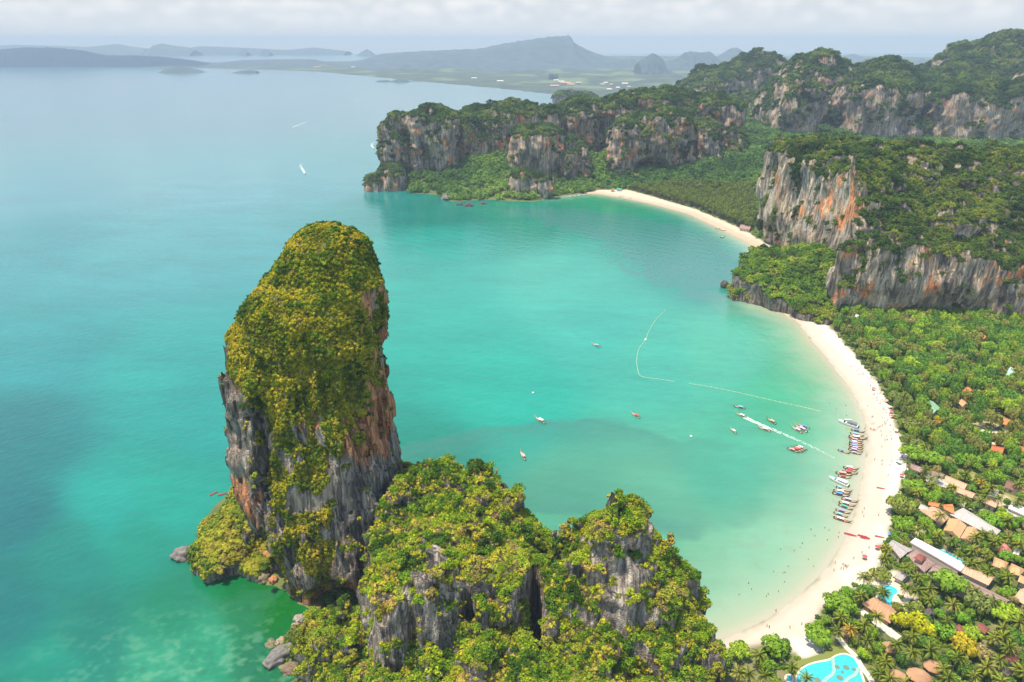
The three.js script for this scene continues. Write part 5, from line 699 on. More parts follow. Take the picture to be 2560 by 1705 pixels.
/* low shrubs and undergrowth that close the gaps of the garden */
{
  const r = rng(505), pts = []; for (let i = 0; i < 15000; i++) { const x = 110 + r() * 330, z = -165 - r() * 420; if (coastD(x, z) > -6 || sandD(x, z) < 0.5 || x / (-z * 0.915 + 98) > 0.8) continue; if (x < 92 && z > -225) continue; if (noTree.some(([p, m]) => polyD(x, z, p) < 0.9)) continue; if (clearings.some((c) => Math.hypot((x - c[0]) / c[2], (z - c[1]) / c[3]) < 0.9) && r() < 0.88) continue; pts.push([x, ground(x, z), z, 0, 1, 0]); }
  foliage('garden_undergrowth', 'low shrubs and undergrowth between the resort trees', bushG, pts, () => 0.8 + 1.4 * r(), palette([[0.03, 0.075, 0.012], [0.065, 0.13, 0.016], [0.12, 0.18, 0.02]], 0.05, 2), 506, 0.1);
}
/* the palm grove behind the far beach: too many and too small to count */
{
  const r = rng(606), pts = []; for (let i = 0; i < 12000 && pts.length < 1900; i++) { const x = 120 + r() * 330, z = -880 - r() * 380; if (polyD(x, z, grove) > -2 || sandD(x, z) < 3) continue; pts.push([x, z]); }
  const k = pts.length, cr = new THREE.InstancedMesh(crownOnce[0], leafMat, k), tk = new THREE.InstancedMesh(palmTrunk, palmBarkM, k), m = new THREE.Matrix4(), q = new THREE.Quaternion(), Y = new THREE.Vector3(0, 1, 0), c = new THREE.Color();
  pts.forEach(([x, z], i) => { const s = 0.8 + 0.5 * r(), h = 9.2 * s, y = ground(x, z); q.setFromAxisAngle(Y, r() * 6.28); const a = new THREE.Vector3(1, 0, 0).applyQuaternion(q).multiplyScalar(s); tk.setMatrixAt(i, m.compose(new THREE.Vector3(x, y, z), q, new THREE.Vector3(s, s, s))); cr.setMatrixAt(i, m.compose(new THREE.Vector3(x + a.x, y + h, z + a.z), q, new THREE.Vector3(1, 1, 1).multiplyScalar(0.8 + 0.3 * r()))); const j = 0.7 + 0.5 * r(); cr.setColorAt(i, c.setRGB(0.28 * j, 0.40 * j, 0.09 * j)); });
  const g = new THREE.Group(); cr.name = 'crown'; tk.name = 'trunk'; g.add(cr, tk); tag(top(g, 'palm_forest'), 'dense grove of coconut palms behind the far beach', 'palm grove', null, 'stuff'); tag(cr, null, null, null, 'stuff'); tag(tk, null, null, null, 'stuff');
  const sh = []; for (let i = 0; i < 5000; i++) { const x = 120 + r() * 330, z = -870 - r() * 400; if (polyD(x, z, grove) > 4 || sandD(x, z) < 1) continue; if (n2(x * 0.02, z * 0.02) + r() * 0.9 < 0.1) continue; sh.push([x, ground(x, z), z, 0, 1, 0]); }
  foliage('grove_undergrowth', 'shrubs growing under the palm grove of the far beach', bushG, sh, () => 1.5 + 3 * r() * r(), palette([[0.035, 0.085, 0.014], [0.075, 0.14, 0.02], [0.15, 0.20, 0.03]], 0.02, 2), 607, 0.1);
}

/* ------------------------------------------------------------------ boats */
function hullGeo(st, keelIn) { // stations [x, half width, sheer height, keel depth]; outer skin, inner floor and gunwale
  const ring = st.map(([x, w, s, k]) => [[x, s, -w], [x, s * 0.35 + k * 0.3, -w * 0.93], [x, k, -w * 0.35], [x, k, w * 0.35], [x, s * 0.35 + k * 0.3, w * 0.93], [x, s, w]]), P = [], I = [];
  for (const r of ring) for (const p of r) P.push(...p);
  for (let i = 0; i + 1 < ring.length; i++) for (let j = 0; j < 5; j++) { const a = i * 6 + j; I.push(a, a + 6, a + 1, a + 1, a + 6, a + 7); }
  for (const e of [0, ring.length - 1]) { const b = e * 6; I.push(b, b + 1, b + 2, b, b + 2, b + 3, b, b + 3, b + 4, b, b + 4, b + 5); }
  const g = new THREE.BufferGeometry(); g.setAttribute('position', new THREE.Float32BufferAttribute(P, 3)); g.setIndex(I); const q = g.toNonIndexed(); q.computeVertexNormals(); return q;
}
const deckGeo = (st, drop) => { const P = [], I = []; st.forEach(([x, w, s], i) => { P.push(x, s - drop, -w * 0.92, x, s - drop, w * 0.92); if (i) { const a = i * 2; I.push(a - 2, a - 1, a, a - 1, a + 1, a); } }); const g = new THREE.BufferGeometry(); g.setAttribute('position', new THREE.Float32BufferAttribute(P, 3)); g.setIndex(I); g.computeVertexNormals(); return g; };
const LT = [[-5.4, 0.55, 0.95, 0.1], [-4.4, 0.85, 0.8, -0.25], [-2.5, 1.05, 0.68, -0.3], [0, 1.15, 0.65, -0.3], [2.2, 1.02, 0.75, -0.3], [4.0, 0.72, 1.02, -0.2], [5.3, 0.34, 1.5, 0.25], [6.1, 0.1, 2.1, 1.2]];
const ltHull = hullGeo(LT), ltDeck = deckGeo(LT.slice(0, 7), 0.28), ltProw = (() => { const g = new THREE.TubeGeometry(new THREE.CatmullRomCurve3([new THREE.Vector3(5.2, 1.3, 0), new THREE.Vector3(6.1, 2.1, 0), new THREE.Vector3(6.8, 3.1, 0)]), 8, 0.11, 6); return g; })();
const ltCanopy = (() => { const g = new THREE.BoxGeometry(4.4, 0.1, 2.1, 10, 1, 6), p = g.attributes.position; for (let i = 0; i < p.count; i++) p.setY(i, p.getY(i) + 2.25 - 0.28 * (p.getZ(i) / 1.05) ** 2); g.translate(-0.9, 0, 0); g.computeVertexNormals(); return g; })();
const ltPosts = mergeGeometries([[-2.9, 0.95], [-0.9, 0.98], [1.1, 0.95]].flatMap(([x, z]) => [z, -z].map((w) => new THREE.CylinderGeometry(0.04, 0.04, 1.6, 5).translate(x, 1.3, w))));
const ltBench = mergeGeometries([-2.2, -0.8, 0.6, 2.2].map((x) => new THREE.BoxGeometry(0.35, 0.06, 1.9).translate(x, 0.62, 0))), ltEngine = mergeGeometries([new THREE.BoxGeometry(0.9, 0.5, 0.5).translate(-5.0, 1.35, 0), new THREE.CylinderGeometry(0.07, 0.07, 0.7, 6).translate(-5.0, 1.0, 0), new THREE.CylinderGeometry(0.14, 0.14, 0.5, 8).rotateX(1.57).translate(-4.7, 1.68, 0)]), ltShaft = new THREE.CylinderGeometry(0.035, 0.05, 5.2, 5).rotateZ(1.57 - 0.2).translate(-7.7, 1.0, 0);
const woodM = [std(0.21, 0.115, 0.065, 0.6), std(0.32, 0.22, 0.14, 0.6), std(0.12, 0.075, 0.05, 0.6), std(0.55, 0.47, 0.38, 0.6)], deckM = std(0.45, 0.34, 0.24, 0.7), redDeckM = std(0.42, 0.13, 0.09, 0.7), steelM = std(0.05, 0.05, 0.05, 0.4, { metalness: 0.4 }), ribbonM = std(0.5, 0.12, 0.12, 0.8);
const CAN = { white: std(0.78, 0.76, 0.72, 0.7), cream: std(0.72, 0.64, 0.5, 0.7), blue: std(0.08, 0.24, 0.58, 0.7), sky: std(0.22, 0.42, 0.68, 0.7), lilac: std(0.50, 0.40, 0.62, 0.7), purple: std(0.34, 0.26, 0.6, 0.7), red: std(0.58, 0.08, 0.08, 0.7), pink: std(0.66, 0.34, 0.32, 0.7), green: std(0.06, 0.42, 0.30, 0.7), cyan: std(0.20, 0.60, 0.60, 0.7) };
const water0 = 0;
let protoBoat;
function longtail(label, bx, bz, sx, sz, canopy, wood = 0, o = {}) { // bow, stern on the water
  const dx = bx - sx, dz = bz - sz, len = Math.hypot(dx, dz), k = clamp(len / 11.8, 0.62, 1.15), x = (bx + sx) / 2, z = (bz + sz) / 2;
  if (!protoBoat) { protoBoat = new THREE.Group(); protoBoat.add(part('hull', ltHull, woodM[0]), part('deck', ltDeck, deckM), part('prow', ltProw, woodM[0]), part('bench', ltBench, deckM), part('canopy', ltCanopy, CAN.white), part('canopy_frame', ltPosts, woodM[1]), part('engine', ltEngine, steelM), part('propeller_shaft', ltShaft, steelM)); }
  const b = protoBoat.clone(); b.position.set(x, 0.12, z); b.rotation.y = -Math.atan2(dz, dx); b.scale.setScalar(k);
  for (const c of b.children) { if (c.name === 'hull' || c.name === 'prow') c.material = woodM[wood]; if (c.name === 'canopy') c.material = CAN[canopy]; if (c.name === 'deck' && o.redDeck) c.material = redDeckM; }
  if (o.short) for (const c of b.children) if (c.name === 'canopy' || c.name === 'canopy_frame') { c.scale.x = 0.55; c.position.x = o.short; }
  return tag(top(b, 'longtail_boat'), label, 'boat', o.group);
}
const SB = [[-5.5, 1.3, 1.1, -0.3], [-3, 1.4, 1.15, -0.35], [0, 1.38, 1.25, -0.35], [2.6, 1.05, 1.45, -0.3], [4.6, 0.5, 1.65, 0.1], [5.6, 0.08, 1.75, 0.9]], sbHull = hullGeo(SB), sbDeck = deckGeo(SB, 0.12), gelM = std(0.80, 0.82, 0.80, 0.25), sbRoof = { white: CAN.white, grey: std(0.16, 0.165, 0.17, 0.6) };
const sbCanopy = (() => { const g = new THREE.BoxGeometry(5.6, 0.12, 2.3, 8, 1, 6), p = g.attributes.position; for (let i = 0; i < p.count; i++) p.setY(i, p.getY(i) + 2.7 - 0.16 * (p.getZ(i) / 1.1) ** 2); g.translate(-1.9, 0, 0); g.computeVertexNormals(); return g; })(), sbPosts = mergeGeometries([-4.4, -1.8, 0.6].flatMap((x) => [1.05, -1.05].map((w) => new THREE.CylinderGeometry(0.05, 0.05, 1.6, 5).translate(x, 1.85, w)))), sbScreen = new THREE.BoxGeometry(0.9, 0.5, 1.7).translate(2.0, 1.6, 0), sbMotor = new THREE.BoxGeometry(0.6, 0.9, 0.5);
function speedboat(label, bx, bz, sx, sz, roof, screen) {
  const dx = bx - sx, dz = bz - sz, g = base('speedboat', (bx + sx) / 2, 0.1, (bz + sz) / 2, -Math.atan2(dz, dx)); g.scale.setScalar(Math.hypot(dx, dz) / 11.1);
  g.add(part('hull', sbHull, gelM), part('deck', sbDeck, CAN.white), part('canopy', sbCanopy, sbRoof[roof]), part('canopy_frame', sbPosts, steelM), part('windscreen', sbScreen, screen));
  for (const w of [-0.55, 0.55]) { const m = part('outboard_motor', sbMotor, steelM); m.position.set(-5.8, 0.9, w); g.add(m); }
  return tag(g, label, 'boat');
}
speedboat('white speedboat with a dark grey canopy at the top of the moored rows', 233.2,-423.8, 243.4,-414.9, 'grey', glassM);
speedboat('white speedboat with white canopy and blue foredeck between two boat rows', 197.3,-354.6, 205.5,-345.9, 'white', CAN.blue);
[
  ['longtail boat with bright blue canopy, topmost of the upper beach row', 244.8,-408, 236.9,-412.3, 'blue', 0], ['longtail boat with pale blue canopy, second from the top of the upper row', 242.1,-403.2, 234,-407.4, 'sky', 1],
  ['longtail boat with the longest prow and white canopy in the upper row', 242.3,-399.3, 230.6,-402.7, 'white', 0], ['longtail boat with cream canopy just below the longest prow', 238.3,-396.6, 230.2,-400.1, 'pink', 1], ['longtail boat with white canopy in the middle of the upper row', 236.6,-394.1, 228.5,-396.6, 'white', 2], ['longtail boat with deep lilac canopy in the middle of the upper row', 236,-391.6, 227.2,-393.9, 'purple', 0], ['longtail boat with pale blue and lilac canopy below the middle of the row', 234.8,-389.4, 226.1,-391.9, 'sky', 1], ['longtail boat with lilac canopy, third from the bottom of the upper row', 233.8,-386.9, 225.4,-389.4, 'lilac', 0], ['longtail boat with lilac canopy, second from the bottom of the upper row', 232.2,-383.7, 223.6,-387.4, 'lilac', 1], ['longtail boat with lilac canopy, lowest of the upper beach row', 229.7,-380.8, 223.3,-384, 'lilac', 0],
  ['dark longtail boat with a small blue canopy lying seaward of the upper row', 222.7,-381.8, 216.5,-386.4, 'blue', 2, { short: -1.2 }],
  ['small longtail with dark red seats beside the long white wake', 183.5,-427.5, 187.7,-419.3, 'pink', 0], ['longtail with white canopy just below the long white wake', 173.1,-415.8, 180.5,-409.2, 'white', 3],
  ['blue canopied longtail, upper one of the raft of three', 202.6,-419.3, 208.9,-413.1, 'blue', 3], ['lilac canopied longtail in the middle of the raft of three', 200.1,-417.9, 205.5,-408, 'lilac', 3], ['pale lilac canopied longtail, lower one of the raft of three', 197.1,-416.2, 201.4,-407, 'lilac', 3],
  ['red and white longtail, lowest of the raft of four', 189.9,-382.7, 183.6,-388.4, 'pink', 0], ['red canopied longtail, second lowest of the raft of four', 192.5,-383.2, 186.4,-389.4, 'red', 0], ['pink canopied longtail, second highest of the raft of four', 194.4,-384.6, 188.4,-390.3, 'pink', 1], ['white canopied longtail, highest of the raft of four', 196.1,-385.9, 190.8,-391.6, 'white', 0],
  ['longtail with blue and white canopy, farthest out above the wake', 164.8,-445.6, 173,-442, 'sky', 1], ['longtail under way at the head of the long white wake', 163.6,-435, 169.5,-428.4, 'white', 3], ['little white longtail below the motoring one', 153.4,-414.1, 155.6,-406.6, 'white', 3],
  ['lone longtail with blue trim in the open bay near the buoy line', 71.9,-559.5, 78.5,-551.9, 'sky', 3], ['lone longtail with red canopy on the edge of the dark seagrass', 87.2,-435.7, 92.5,-428, 'red', 3], ['lone longtail with white canopy nearest the tower side seagrass edge', 16.7,-428.8, 23.9,-420.3, 'white', 3], ['lone pinkish longtail above the saddle of the rugged hill', 5.6,-383.7, 8.9,-374, 'pink', 3],
  ['longtail with white canopy, top of the small red and white group', 220,-363.7, 210.9,-366.2, 'white', 0], ['longtail with red striped canopy, second in the small red and white group', 217.9,-362, 211.2,-363.5, 'red', 1], ['longtail with deep red canopy, third in the small red and white group', 217.1,-358.7, 208.1,-361.4, 'red', 0], ['longtail with blue patch and pink canopy, fourth in the red and white group', 213.3,-357.1, 203.4,-360.2, 'pink', 0], ['longtail with red canopy, lowest of the small red and white group', 210.8,-354.3, 203.4,-356.4, 'red', 1],
  ['longtail with short blue canopy just below the white and blue speedboat', 205.1,-340.3, 197.1,-345.1, 'sky', 1, { short: -2.4 }], ['longtail with white canopy, second in the lower row', 203.1,-338, 194,-341.7, 'white', 0], ['longtail with strong blue canopy, third in the lower row', 201.4,-335.4, 192.3,-339.3, 'blue', 2], ['longtail with lilac canopy and tall prow in the lower row', 203.8,-329.9, 195.5,-334, 'lilac', 0], ['longtail with white and dark canopy below the tall prow one', 200.7,-326.1, 192.3,-330.3, 'white', 0], ['longtail with emerald green canopy in the lower row', 197.6,-322.7, 191.2,-328, 'green', 2], ['longtail with purple canopy, third from the bottom of the lower row', 194.7,-319.4, 187.5,-323.5, 'purple', 0], ['longtail with turquoise canopy, second from the bottom of the lower row', 191.7,-316, 185.3,-320.8, 'cyan', 0], ['longtail with white canopy and red foredeck, lowest of all the moored boats', 191.3,-311.4, 183.2,-316.4, 'white', 0, { redDeck: 1 }],
  ['longtail lying off the brown beach bar of the far beach', 294.1,-921.9, 287.4,-919.8, 'cream', 2], ['right one of two longtails at the near end of the far beach', 305.6,-957, 299.4,-960, 'white', 0], ['left one of two longtails at the near end of the far beach', 299.9,-966, 293.8,-969, 'cream', 2], ['farthest left longtail of the line at the head of the far beach', 96.3,-1183.1, 103.3,-1185.9, 'white', 3], ['second longtail of the line at the head of the far beach', 104.8,-1185.9, 111.6,-1190.1, 'white', 3], ['third longtail of the line at the head of the far beach', 112.8,-1190.1, 119.7,-1194.4, 'cream', 3], ['fourth longtail of the line at the head of the far beach', 121.5,-1194.4, 129,-1198.6, 'white', 3], ['fifth longtail of the line at the head of the far beach', 130.2,-1198.6, 137.8,-1202.9, 'pink', 3], ['longtail below the teal hut of the far beach', 185.9,-1185.9, 193.7,-1188.7, 'cream', 2], ['longtail pulled close to the sand right of the teal hut', 202.9,-1172.1, 210.2,-1172.1, 'white', 2],
  ['tiny fast boat drawing a wake off the headland', -415.1,-1395.5, -429.2,-1430.1, 'white', 3], ['tiny boat drawing the leftmost wake in open water', -686.1,-2206.7, -684.7,-2229.8, 'white', 3], ['tiny boat rounding the tip of the headland', -353.9,-1792.8, -360.1,-1832.2, 'white', 3], ['tiny boat near the left edge far out at sea', -2604.6,-3722, -2591.2,-3722, 'white', 3],
].forEach(([l, bx, bz, sx, sz, c, w, o]) => longtail(l, bx, bz, sx, sz, c, w, o));
function small(name, label, cat, x, z, turn, s, m, seat) { const st = [[-1.5, 0.3, 0.32, 0], [-0.8, 0.38, 0.3, -0.06], [0.8, 0.38, 0.3, -0.06], [1.5, 0.28, 0.36, 0], [2.0, 0.05, 0.46, 0.2]], g = base(name, x, ground(x, z) > 0 ? ground(x, z) + 0.08 : 0.05, z, turn); g.scale.set(s, s, s); g.add(part('hull', hullGeo(st), m), part('deck', deckGeo(st, 0.1), seat)); return tag(g, label, cat); }
const kayM = std(0.62, 0.05, 0.06, 0.4), kayO = std(0.75, 0.25, 0.04, 0.4), kayIn = std(0.35, 0.04, 0.05, 0.6);
small('dinghy', 'small white dinghy beside the grey canopied speedboat', 'dinghy', 241.3,-426.1, -0.1, 1.5, gelM, CAN.white);
[['red kayak, left of the pair at the waterline', 185.6,-302, 0], ['red kayak, right of the pair at the waterline', 187,-300.9, 0], ['red kayak, upper one of three lying close together on the sand', 192,-299.8, 0], ['red kayak, middle one of three lying close together on the sand', 192.8,-298.6, 0], ['red kayak, lower one of three lying close together on the sand', 192.6,-297.8, 0], ['red kayak highest up the sand near the trees', 200.7,-298.4, 1], ['faded orange kayak on the sand above the lower boat row', 223.5,-343.1, 1]].forEach(([l, x, z, o]) => small('kayak', l, 'kayak', x, z, -0.42, 1.35, o ? kayO : kayM, kayIn));
small('kayak', 'orange kayak floating left of the tower ledge', 'kayak', -179.9,-338.6, 0.9, 1.5, kayO, kayIn); small('kayak', 'red kayak drawn up on the rock of the tower ledge', 'kayak', -174.3,-338, 0.5, 1.5, kayM, kayIn);

/* foam and wakes lie on the water */
const foamM = std(0.62, 0.68, 0.65, 0.9);
function wake(label, pts, w0, w1, seed) { // ragged double ribbon of foam that frays with distance
  const r = rng(seed), c = new THREE.CatmullRomCurve3(pts.map(([x, z]) => new THREE.Vector3(x, 0, z))), n = 240, P = [], I = [], len = c.getLength();
  for (let i = 0; i < n; i++) { const t = i / n, w = lerp(w0, w1, t), fade = t < 0.12 ? 1 : 1 - 0.75 * t; for (const s of [-1, 1]) { if (r() > fade * 0.9 + 0.1) continue; const p = c.getPoint(t), q = c.getPoint(Math.min(1, t + (1.6 + 1.6 * r()) / n)), d = c.getTangent(t), off = s * w * (0.18 + 0.45 * r()), hw = w * (0.10 + 0.22 * r()) * fade; const k = P.length / 3, y = 0.035 + 0.02 * r(); P.push(p.x - d.z * (off - hw), y, p.z + d.x * (off - hw), p.x - d.z * (off + hw), y, p.z + d.x * (off + hw), q.x - d.z * (off + hw * 0.8), y, q.z + d.x * (off + hw * 0.8), q.x - d.z * (off - hw * 0.8), y, q.z + d.x * (off - hw * 0.8)); I.push(k, k + 1, k + 2, k, k + 2, k + 3); } }
  const g = new THREE.BufferGeometry(); g.setAttribute('position', new THREE.Float32BufferAttribute(P, 3)); g.setIndex(I); g.computeVertexNormals(); const o = new THREE.Mesh(g, foamM); return tag(top(o, 'boat_wake'), label, 'wake', null, 'stuff');
}
wake('long straight white wake trailing from the motoring longtail to the beach', [[168.4,-430.5], [173.9,-422.9], [185.2,-410.4], [198.4,-395], [211.2,-377.3]], 2.6, 1.3, 1);
wake('short white wake of the fast boat off the headland', [[-420.9,-1410.1], [-440.6,-1461.1], [-457.4,-1504.4], [-466.1,-1538.4]], 2.6, 4.5, 2); wake('slanting white wake of the leftmost boat in open water', [[-684.7,-2206.7], [-685.4,-2265.4], [-684.8,-2327.1], [-684.1,-2392.2]], 2.4, 5, 3); wake('small curved wake near the tip of the headland', [[-351,-1777.5], [-367.2,-1840.3], [-368.5,-1890.3]], 2.6, 4, 4); wake('thin pale wake at the far left of the sea', [[-2597.9,-3722], [-2560.7,-3753.6], [-2495.7,-3785.7]], 3, 5, 5);

/* floating rope that marks the swimming area */
{
  const A = [[155.2,-644.2], [140.6,-618.4], [127,-585.9], [121.5,-568.8], [113,-551.5], [106.9,-529], [104.5,-512], [104.4,-496.7], [108.1,-493.6], [118.4,-490.5], [129.1,-486.6]], B = [[141.1,-482.9], [161.3,-474.7], [181.8,-464], [201.2,-452.9], [217.5,-444.3], [226.4,-438.4]], g = base('buoy_line', 0, 0, 0), m = std(0.42, 0.52, 0.36, 0.7), fm = std(0.75, 0.7, 0.55, 0.6);
  const buoys = []; for (const L of [A, B]) { const c = new THREE.CatmullRomCurve3(L.map(([x, z]) => new THREE.Vector3(x, 0.1, z))); g.add(part('rope', new THREE.TubeGeometry(c, 90, 0.17, 5), m)); for (let i = 0; i <= 26; i++) { const p = c.getPoint(i / 26); buoys.push(new THREE.SphereGeometry(0.3, 6, 4).translate(p.x, 0.15, p.z)); } }
  const f = part('floats', mergeGeometries(buoys), fm); f.userData = { kind: 'stuff' }; g.add(f); const big = part('corner_buoy', new THREE.SphereGeometry(1.1, 10, 8), fm); big.position.set(A[3][0], 0.4, A[3][1]); g.add(big);
  tag(g, 'floating rope with buoys that marks the swimming area in the bay', 'buoy line');
}
for (const [l, x, z] of [['pale round buoy floating on the dark seagrass', 123.3,-403.7], ['tiny pale buoy alone in the middle of the bay', 16.2,-466.9]]) { const g = base('mooring_buoy', x, 0, z); const s = part('float', new THREE.SphereGeometry(0.9, 12, 8), std(0.78, 0.72, 0.66, 0.5)); s.scale.y = 0.8; s.position.y = 0.35; g.add(s, part('pole', new THREE.CylinderGeometry(0.06, 0.06, 1.6, 6).translate(0, 1.2, 0), steelM)); tag(g, l, 'buoy'); }

/* ------------------------------------------------------------------ boulders */
function boulder(label, x, y, z, sx, sy, sz, m, seed, turn = 0) {
  const g = new THREE.IcosahedronGeometry(1, 5), p = g.attributes.position, C = [];
  for (let i = 0; i < p.count; i++) { const a = p.getX(i), b = p.getY(i), c = p.getZ(i), k = 1 + 0.24 * n3(a * 1.2 + seed, b * 1.2, c * 1.2) + 0.12 * n3(a * 3 + seed, b * 3, c * 3) + 0.06 * n3(a * 7, b * 7 + seed, c * 7) - 0.16 * Math.max(0, Math.abs(n3(a * 1.7, b * 1.7 - seed, c * 1.7)) - 0.5); p.setXYZ(i, a * k * sx, b * k * sy, c * k * sz); const t = 0.8 + 0.4 * n3(a * 5 + seed, b * 5, c * 5); C.push(m[0] * t, m[1] * t, m[2] * t); }
  g.setAttribute('color', new THREE.Float32BufferAttribute(C, 3)); g.setAttribute('uv', g.attributes.uv); g.computeVertexNormals();
  const o = new THREE.Mesh(mergeSmooth(g), farRockMat); o.position.set(x, y, z); o.rotation.y = turn; o.castShadow = o.receiveShadow = true; return tag(top(o, 'boulder'), label, 'boulder');
}
function mergeSmooth(g) { const p = g.attributes.position, n = g.attributes.normal, acc = new Map(), key = (i) => p.getX(i).toFixed(3) + ',' + p.getY(i).toFixed(3) + ',' + p.getZ(i).toFixed(3); for (let i = 0; i < p.count; i++) { const k = key(i), a = acc.get(k) ?? acc.set(k, [0, 0, 0]).get(k); a[0] += n.getX(i); a[1] += n.getY(i); a[2] += n.getZ(i); } for (let i = 0; i < p.count; i++) { const a = acc.get(key(i)); n.setXYZ(i, ...a); } g.normalizeNormals(); return g; }
const GREY = [0.21, 0.195, 0.18], ORANGE = [0.46, 0.22, 0.10], TANR = [0.34, 0.24, 0.16], DARK = [0.10, 0.09, 0.085];
[
  ['lone grey boulder standing in the sea left of the tower ledge', -173,-284.8, 0.8, 6.2, 4.2, 4.6, GREY, 0.5], ['dark brown boulder under the scrub at the left end of the ledge', -164,-292.2, 1.5, 4.8, 4.6, 4.6, [0.17, 0.115, 0.085], 0], ['low grey rock at the ledge tip nearest the lone boulder', -162.3,-278.6, 0.4, 3.6, 1.8, 2.4, GREY, 0.3],
  ['flat grey rock next to the ledge tip', -155.5,-279.2, 0.5, 5.2, 2.0, 2.6, GREY, 0.1], ['big bright orange boulder against the foot of the tower', -129.9,-279.8, 3.0, 6.6, 3.6, 4.4, ORANGE, 0.5], ['rounded tan boulder below the bright orange one', -130.3,-272.4, 1.2, 3.9, 2.8, 3.2, TANR, 0.2], ['orange boulder wedged right of the rounded tan one', -124.9,-274.1, 1.6, 2.9, 2.9, 2.6, ORANGE, 0.9], ['mossy grey boulder at the water below the orange ones', -125.7,-267.5, 0.8, 3.4, 3.3, 3.2, [0.25, 0.21, 0.13], 0.4], ['small orange boulder right of the mossy one', -120.2,-265.9, 0.8, 2.3, 2.6, 2.2, ORANGE, 0.7], ['brown boulder half in shade left of the tan one', -136,-275.8, 0.9, 4.2, 2.6, 3.0, [0.22, 0.15, 0.11], 0.3],
  ['pale boulder at the far corner of the little cove', -100,-241.3, 0.6, 2.7, 2.0, 2.4, [0.36, 0.32, 0.28], 0.3], ['pale angular boulder next to the cove cave', -93.6,-243.7, 1.2, 3.2, 3.0, 2.8, [0.34, 0.25, 0.2], 0.8], ['round boulder on the cove shore under scrub', -100.4,-236.3, 0.8, 2.2, 1.8, 2.0, [0.33, 0.26, 0.18], 0.1], ['rock lying under water in the little cove', -109.3,-227.4, -0.3, 2.4, 1.0, 3.4, [0.2, 0.19, 0.11], 0.4], ['big grey rock with a mossy back in the cove mouth', -102.3,-219.8, 1.2, 7.2, 3.6, 4.2, [0.22, 0.21, 0.2], 0.75], ['brown shore rock below the grey mossy one', -95.7,-213.3, 0.4, 4.2, 1.8, 2.8, [0.21, 0.15, 0.11], 0.4], ['dark shore rock near the bottom edge of the cove', -87.4,-210.1, 0.8, 4.6, 2.8, 3.4, DARK, 0.2], ['mossy pale boulder above the mossy grey rock', -103.9,-227.4, 1.0, 3.0, 2.2, 2.2, [0.35, 0.28, 0.2], 0.6],
  ['left one of three dark rocks off the headland shore', -86.3,-1125.9, 0, 5, 3.5, 4, DARK, 0], ['middle and largest of three dark rocks off the headland shore', -71.2,-1117, 0, 8, 5, 6, DARK, 0], ['right one of three dark rocks off the headland shore', -49,-1134.8, 0, 6, 3.5, 5, DARK, 0], ['grey rock jutting from the headland shore', -106.5,-1172.1, 1, 14, 8, 12, GREY, 0.4], ['rock hung with scrub standing just off the wooded spur', 234.5,-714.3, 2, 4.5, 5.5, 4.5, DARK, 0.2], ['dark shore rock at the point of the wooded spur', 235.7,-682.4, 0.8, 7.5, 3, 4.5, DARK, 0.6], ['pale rock on the shore of the wooded spur', 252.2,-670.3, 0.6, 3.4, 2, 2.8, [0.3, 0.29, 0.28], 0.2], ['dark rock right of the pale one on the spur shore', 262,-662.5, 0.6, 4.6, 2, 3, DARK, 0.3], ['brown rock where the spur shore meets the beach', 279.7,-639.8, 0.8, 3.8, 2.2, 3, [0.2, 0.15, 0.12], 0.1],
].forEach(([l, x, z, y, a, b, c, m, t], i) => boulder(l, x, y, z, a, b, c, m, i * 3.7 + 2, t));

/* ------------------------------------------------------------------ people: one body each, standing, wading or lying */
function body(pose) {
  const J = { stand: [[0, 0.92, 0, 0.15, 0, 1.42, 0, 0.17], [0, 1.42, 0, 0.07, 0, 1.62, 0, 0.095], [0, 1.6, 0, 0.105, 0, 1.68, 0.01, 0.11], [0.19, 1.4, 0, 0.06, 0.27, 1.12, 0.02, 0.05], [0.27, 1.12, 0.02, 0.048, 0.26, 0.84, 0.08, 0.04], [-0.19, 1.4, 0, 0.06, -0.27, 1.12, 0.02, 0.05], [-0.27, 1.12, 0.02, 0.048, -0.26, 0.84, 0.08, 0.04], [0.1, 0.92, 0, 0.105, 0.12, 0.5, 0.06, 0.075], [0.12, 0.5, 0.06, 0.07, 0.12, 0.05, -0.02, 0.05], [0.12, 0.05, -0.02, 0.05, 0.13, 0.03, 0.14, 0.035], [-0.1, 0.92, 0, 0.105, -0.13, 0.5, -0.06, 0.075], [-0.13, 0.5, -0.06, 0.07, -0.13, 0.05, -0.14, 0.05], [-0.13, 0.05, -0.14, 0.05, -0.14, 0.03, 0.02, 0.035]] }.stand;
  const f = (x, y, z) => { let d = 9; for (const [ax, ay, az, ar, bx, by, bz, br] of J) { const vx = bx - ax, vy = by - ay, vz = bz - az, t = clamp(((x - ax) * vx + (y - ay) * vy + (z - az) * vz) / (vx * vx + vy * vy + vz * vz)); d = smin(d, Math.hypot(x - ax - t * vx, y - ay - t * vy, z - az - t * vz) - lerp(ar, br, t), 0.05); } return d; };
  const g = solid(f, [-0.5, -0.1, -0.4], [0.5, 1.9, 0.4], 0.045, () => [1, 1, 1]); g.deleteAttribute('uv');
  if (pose === 'lie') g.rotateX(-Math.PI / 2).translate(0, 0.16, 0.8); if (pose === 'wade') g.translate(0, -0.85, 0);
  return g;
}
